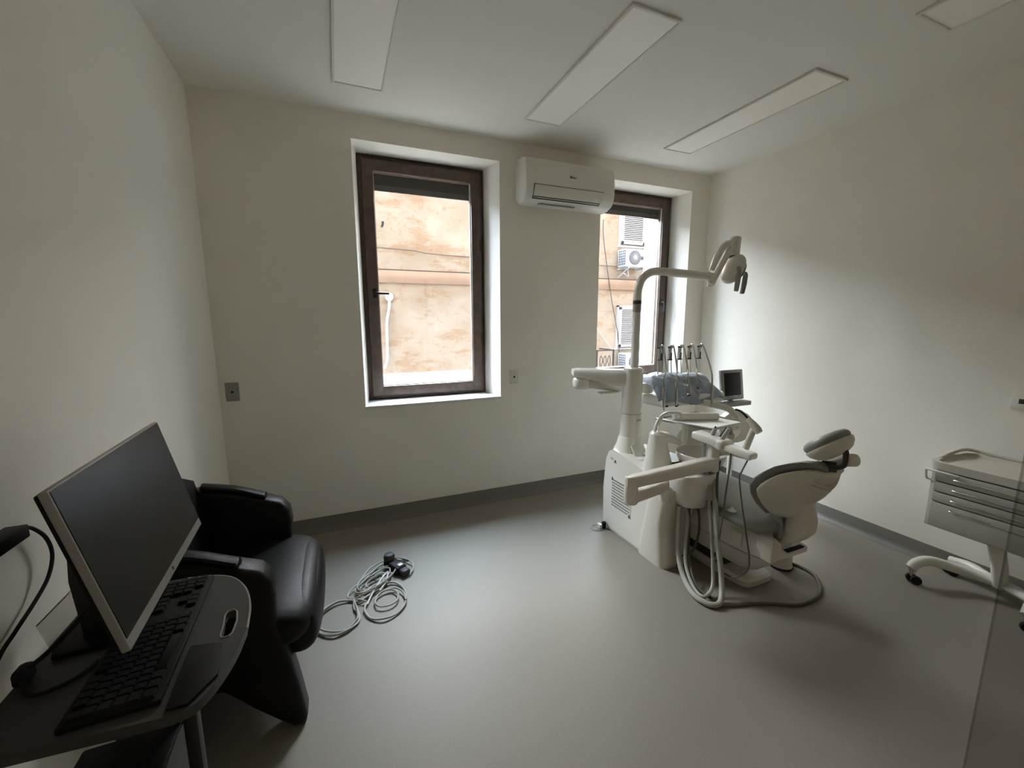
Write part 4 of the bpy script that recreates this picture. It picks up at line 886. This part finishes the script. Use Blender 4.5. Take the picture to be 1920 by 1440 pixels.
# ------------------------------------------------------------------ coil of cord with power brick
bm = NB(); z0 = .006
main = [(.33, 2.47), (.22, 2.50), (.12, 2.44), (.05, 2.33), (.005, 2.22), (-.005, 2.13), (.015, 2.08), (.012, 2.02), (-.04, 1.975), (-.105, 1.965), (-.165, 2.01), (-.185, 2.08), (-.16, 2.15), (-.10, 2.205), (-.03, 2.205), (.02, 2.175), (.07, 2.20), (.13, 2.255), (.19, 2.275), (.235, 2.25), (.262, 2.17), (.25, 2.07), (.20, 2.005), (.13, 1.985), (.07, 2.02), (.045, 2.09), (.06, 2.15)]
tube(bm, [(x, y, z0 + .008 * abs(math.sin(i * 1.3))) for i, (x, y) in enumerate(main)], .0052, 8, 6)
second = [(.06, 2.15), (.03, 2.17), (0, 2.20), (-.08, 2.21), (-.15, 2.16), (-.178, 2.08), (-.155, 2.02), (-.10, 1.975), (-.045, 1.985), (.005, 2.03), (.01, 2.10), (0, 2.2), (.03, 2.33), (.10, 2.45), (.2, 2.52), (.28, 2.50), (.34, 2.42), (.335, 2.35), (.31, 2.31)]
tube(bm, [(x, y, z0 + .010 + .006 * math.sin(i * 2.1)) for i, (x, y) in enumerate(second)], .0048, 8, 6)
loop = [(.10, 2.13), (.115, 2.175), (.16, 2.205), (.205, 2.19), (.222, 2.14), (.205, 2.09), (.16, 2.07), (.115, 2.085), (.10, 2.13), (.12, 2.18), (.17, 2.21), (.22, 2.20), (.25, 2.15), (.255, 2.08)]
tube(bm, [(x, y, z0 + .012) for x, y in loop], .0048, 8, 6)
rnd = random.Random(11)
for k in range(7):
    pts = []; cx_, cy_ = .10 + rnd.uniform(-.02, .03), 2.29 + rnd.uniform(-.02, .03); ra, rb = rnd.uniform(.05, .13), rnd.uniform(.06, .16); an = .75 + rnd.uniform(-.25, .25); p0 = rnd.uniform(0, 6)
    for j in range(13):
        a = p0 + j * .5; u_, v_ = rb * math.cos(a), ra * .55 * math.sin(a)
        pts.append((cx_ + u_ * math.cos(an) - v_ * math.sin(an), cy_ + u_ * math.sin(an) + v_ * math.cos(an), z0 + .006 + .008 * k * .5 + .004 * math.sin(j + k)))
    tube(bm, pts, .0042, 8, 5)
cord = obj('extension_cord', bm, M['hose']); tag(cord, 'tangled coil of grey cord lying on the floor beside the armchair', 'cord')
bm = NB(); tube(bm, [(.06, 2.13, .012), (.10, 2.22, .02), (.15, 2.30, .03), (.19, 2.35, .035), (.17, 2.27, .025), (.13, 2.21, .02)], .0045, 8, 5); tag(obj('thin_wire', bm, M['white2']), 'thin pale wire lying on top of the tangled cord coil', 'wire')
t = thing('power_strip', 'black power strip with plugs half buried in the cord coil', 'power strip', (.25, 2.38, 0))
pm = Matrix.Translation((.245, 2.40, 0)) @ Matrix.Rotation(math.radians(-62), 4, 'Z')
bm = NB(); box(bm, -.085, .06, -.035, .035, .003, .048, .012, 3, mtx=pm); obj('body', bm, M['black'], t)
bm = NB(); xform(lathe(bm, [(.02, .0), (.032, .006), (.034, .03), (.026, .045), (.008, .048)], (-.07, .0, .035), 20), pm); obj('plug', bm, M['dgrey'], t)
bm = NB(); xform(box(bm, .05, .105, -.025, .03, .003, .04, .012, 3), pm); obj('plug', bm, M['dgrey'], t)
bm = NB(); xform(box(bm, .02, .05, -.015, .02, .045, .056, .004), pm); obj('switch', bm, M['silver'], t)

# ------------------------------------------------------------------ light
sc = bpy.context.scene
w = bpy.data.worlds.new('World'); sc.world = w; w.use_nodes = True; nt = w.node_tree
bg = nt.nodes['Background']
# shaped sky: added warm low band stands in for facade light, bluer along the street to the left
tc = nt.nodes.new('ShaderNodeTexCoord'); sp = nt.nodes.new('ShaderNodeSeparateXYZ'); nt.links.new(tc.outputs['Generated'], sp.inputs[0])
def mth(op, a, b=None, clamp=False):
    n = nt.nodes.new('ShaderNodeMath'); n.operation = op; n.use_clamp = clamp
    for i, v in enumerate((a, b)):
        if v is None: continue
        if isinstance(v, (int, float)): n.inputs[i].default_value = v
        else: nt.links.new(v, n.inputs[i])
    return n.outputs[0]
fy = mth('MULTIPLY_ADD', sp.outputs['Y'], .64); fy.node.inputs[2].default_value = .12
fy = mth('ADD', fy, mth('MULTIPLY', sp.outputs['X'], -.20))
fy = mth('POWER', mth('MAXIMUM', fy, 0.0), 2.0)
up_ = mth('MULTIPLY_ADD', sp.outputs['Z'], 5.0, True); up_.node.inputs[2].default_value = .0
up_ = mth('ADD', mth('MULTIPLY', up_, .85), .15)
hi = mth('POWER', mth('MAXIMUM', sp.outputs['Z'], 0.0), 3.0)
yy_ = mth('MULTIPLY_ADD', sp.outputs['Y'], 1.6, True); yy_.node.inputs[2].default_value = .55
hi = mth('MULTIPLY', mth('MULTIPLY', hi, yy_), 60.0)
lo = mth('MULTIPLY', mth('ADD', mth('MULTIPLY', fy, 50.0), 2.5), up_)
st = mth('ADD', lo, hi)
fr = mth('DIVIDE', hi, mth('ADD', st, .001))
fx_ = mth('MULTIPLY_ADD', sp.outputs['X'], -.9, True); fx_.node.inputs[2].default_value = .15
fb = mth('MAXIMUM', mth('MULTIPLY', fr, 1.2, True), fx_)
mxn = nt.nodes.new('ShaderNodeMix'); mxn.data_type = 'RGBA'; nt.links.new(fb, mxn.inputs[0]); mxn.inputs[6].default_value = (1.0, .915, .82, 1); mxn.inputs[7].default_value = (.64, .79, 1.0, 1)
nt.links.new(mxn.outputs[2], bg.inputs['Color']); nt.links.new(st, bg.inputs['Strength'])
sun = bpy.data.lights.new('sun', 'SUN'); sun.energy = 10.0; sun.angle = math.radians(2); sun.color = (1, .93, .82)
so = bpy.data.objects.new('sun', sun); COL.objects.link(so)
so.rotation_euler = Vector((.05, .06, -.99)).to_track_quat('-Z', 'Y').to_euler()
for (a, b, z0, z1) in ((W1['b'][0], W1['b'][1], W1['z'][0], W1['z'][1]), (W2['b'][0], W2['b'][1], W2['z'][0], W2['z'][1])):
    L = bpy.data.lights.new('window_portal', 'AREA'); L.shape = 'RECTANGLE'; L.size = b - a; L.size_y = z1 - z0; L.cycles.is_portal = True
    o = bpy.data.objects.new('window_portal', L); COL.objects.link(o); o.location = ((a + b) / 2, 3.72, (z0 + z1) / 2); o.rotation_euler = (-PI / 2, 0, 0)

# ------------------------------------------------------------------ camera
cam = bpy.data.cameras.new('camera'); co = bpy.data.objects.new('camera', cam); COL.objects.link(co); sc.camera = co
f, pi_, ya, ro = 777.86, .15463, .39685, -.00182
cam.sensor_fit = 'HORIZONTAL'; cam.sensor_width = 36; cam.lens = f * 36 / 1920; cam.clip_start = .02
F = Vector((math.sin(ya) * math.cos(pi_), math.cos(ya) * math.cos(pi_), -math.sin(pi_))); r = Vector((math.cos(ya), -math.sin(ya), 0)); u = r.cross(F)
r2 = r * math.cos(ro) + u * math.sin(ro); u2 = -r * math.sin(ro) + u * math.cos(ro)
co.matrix_world = Matrix(((r2.x, u2.x, -F.x, 0), (r2.y, u2.y, -F.y, 0), (r2.z, u2.z, -F.z, 1.5), (0, 0, 0, 1)))
sc.view_settings.view_transform = 'Standard'; sc.view_settings.look = 'None'; sc.view_settings.gamma = 1; sc.view_settings.use_curve_mapping = False
sc.view_settings.exposure = 0.72
sc.cycles.max_bounces = 12; sc.cycles.diffuse_bounces = 9; sc.cycles.transparent_max_bounces = 12; sc.cycles.use_denoising = True
sc.cycles.sample_clamp_indirect = 8
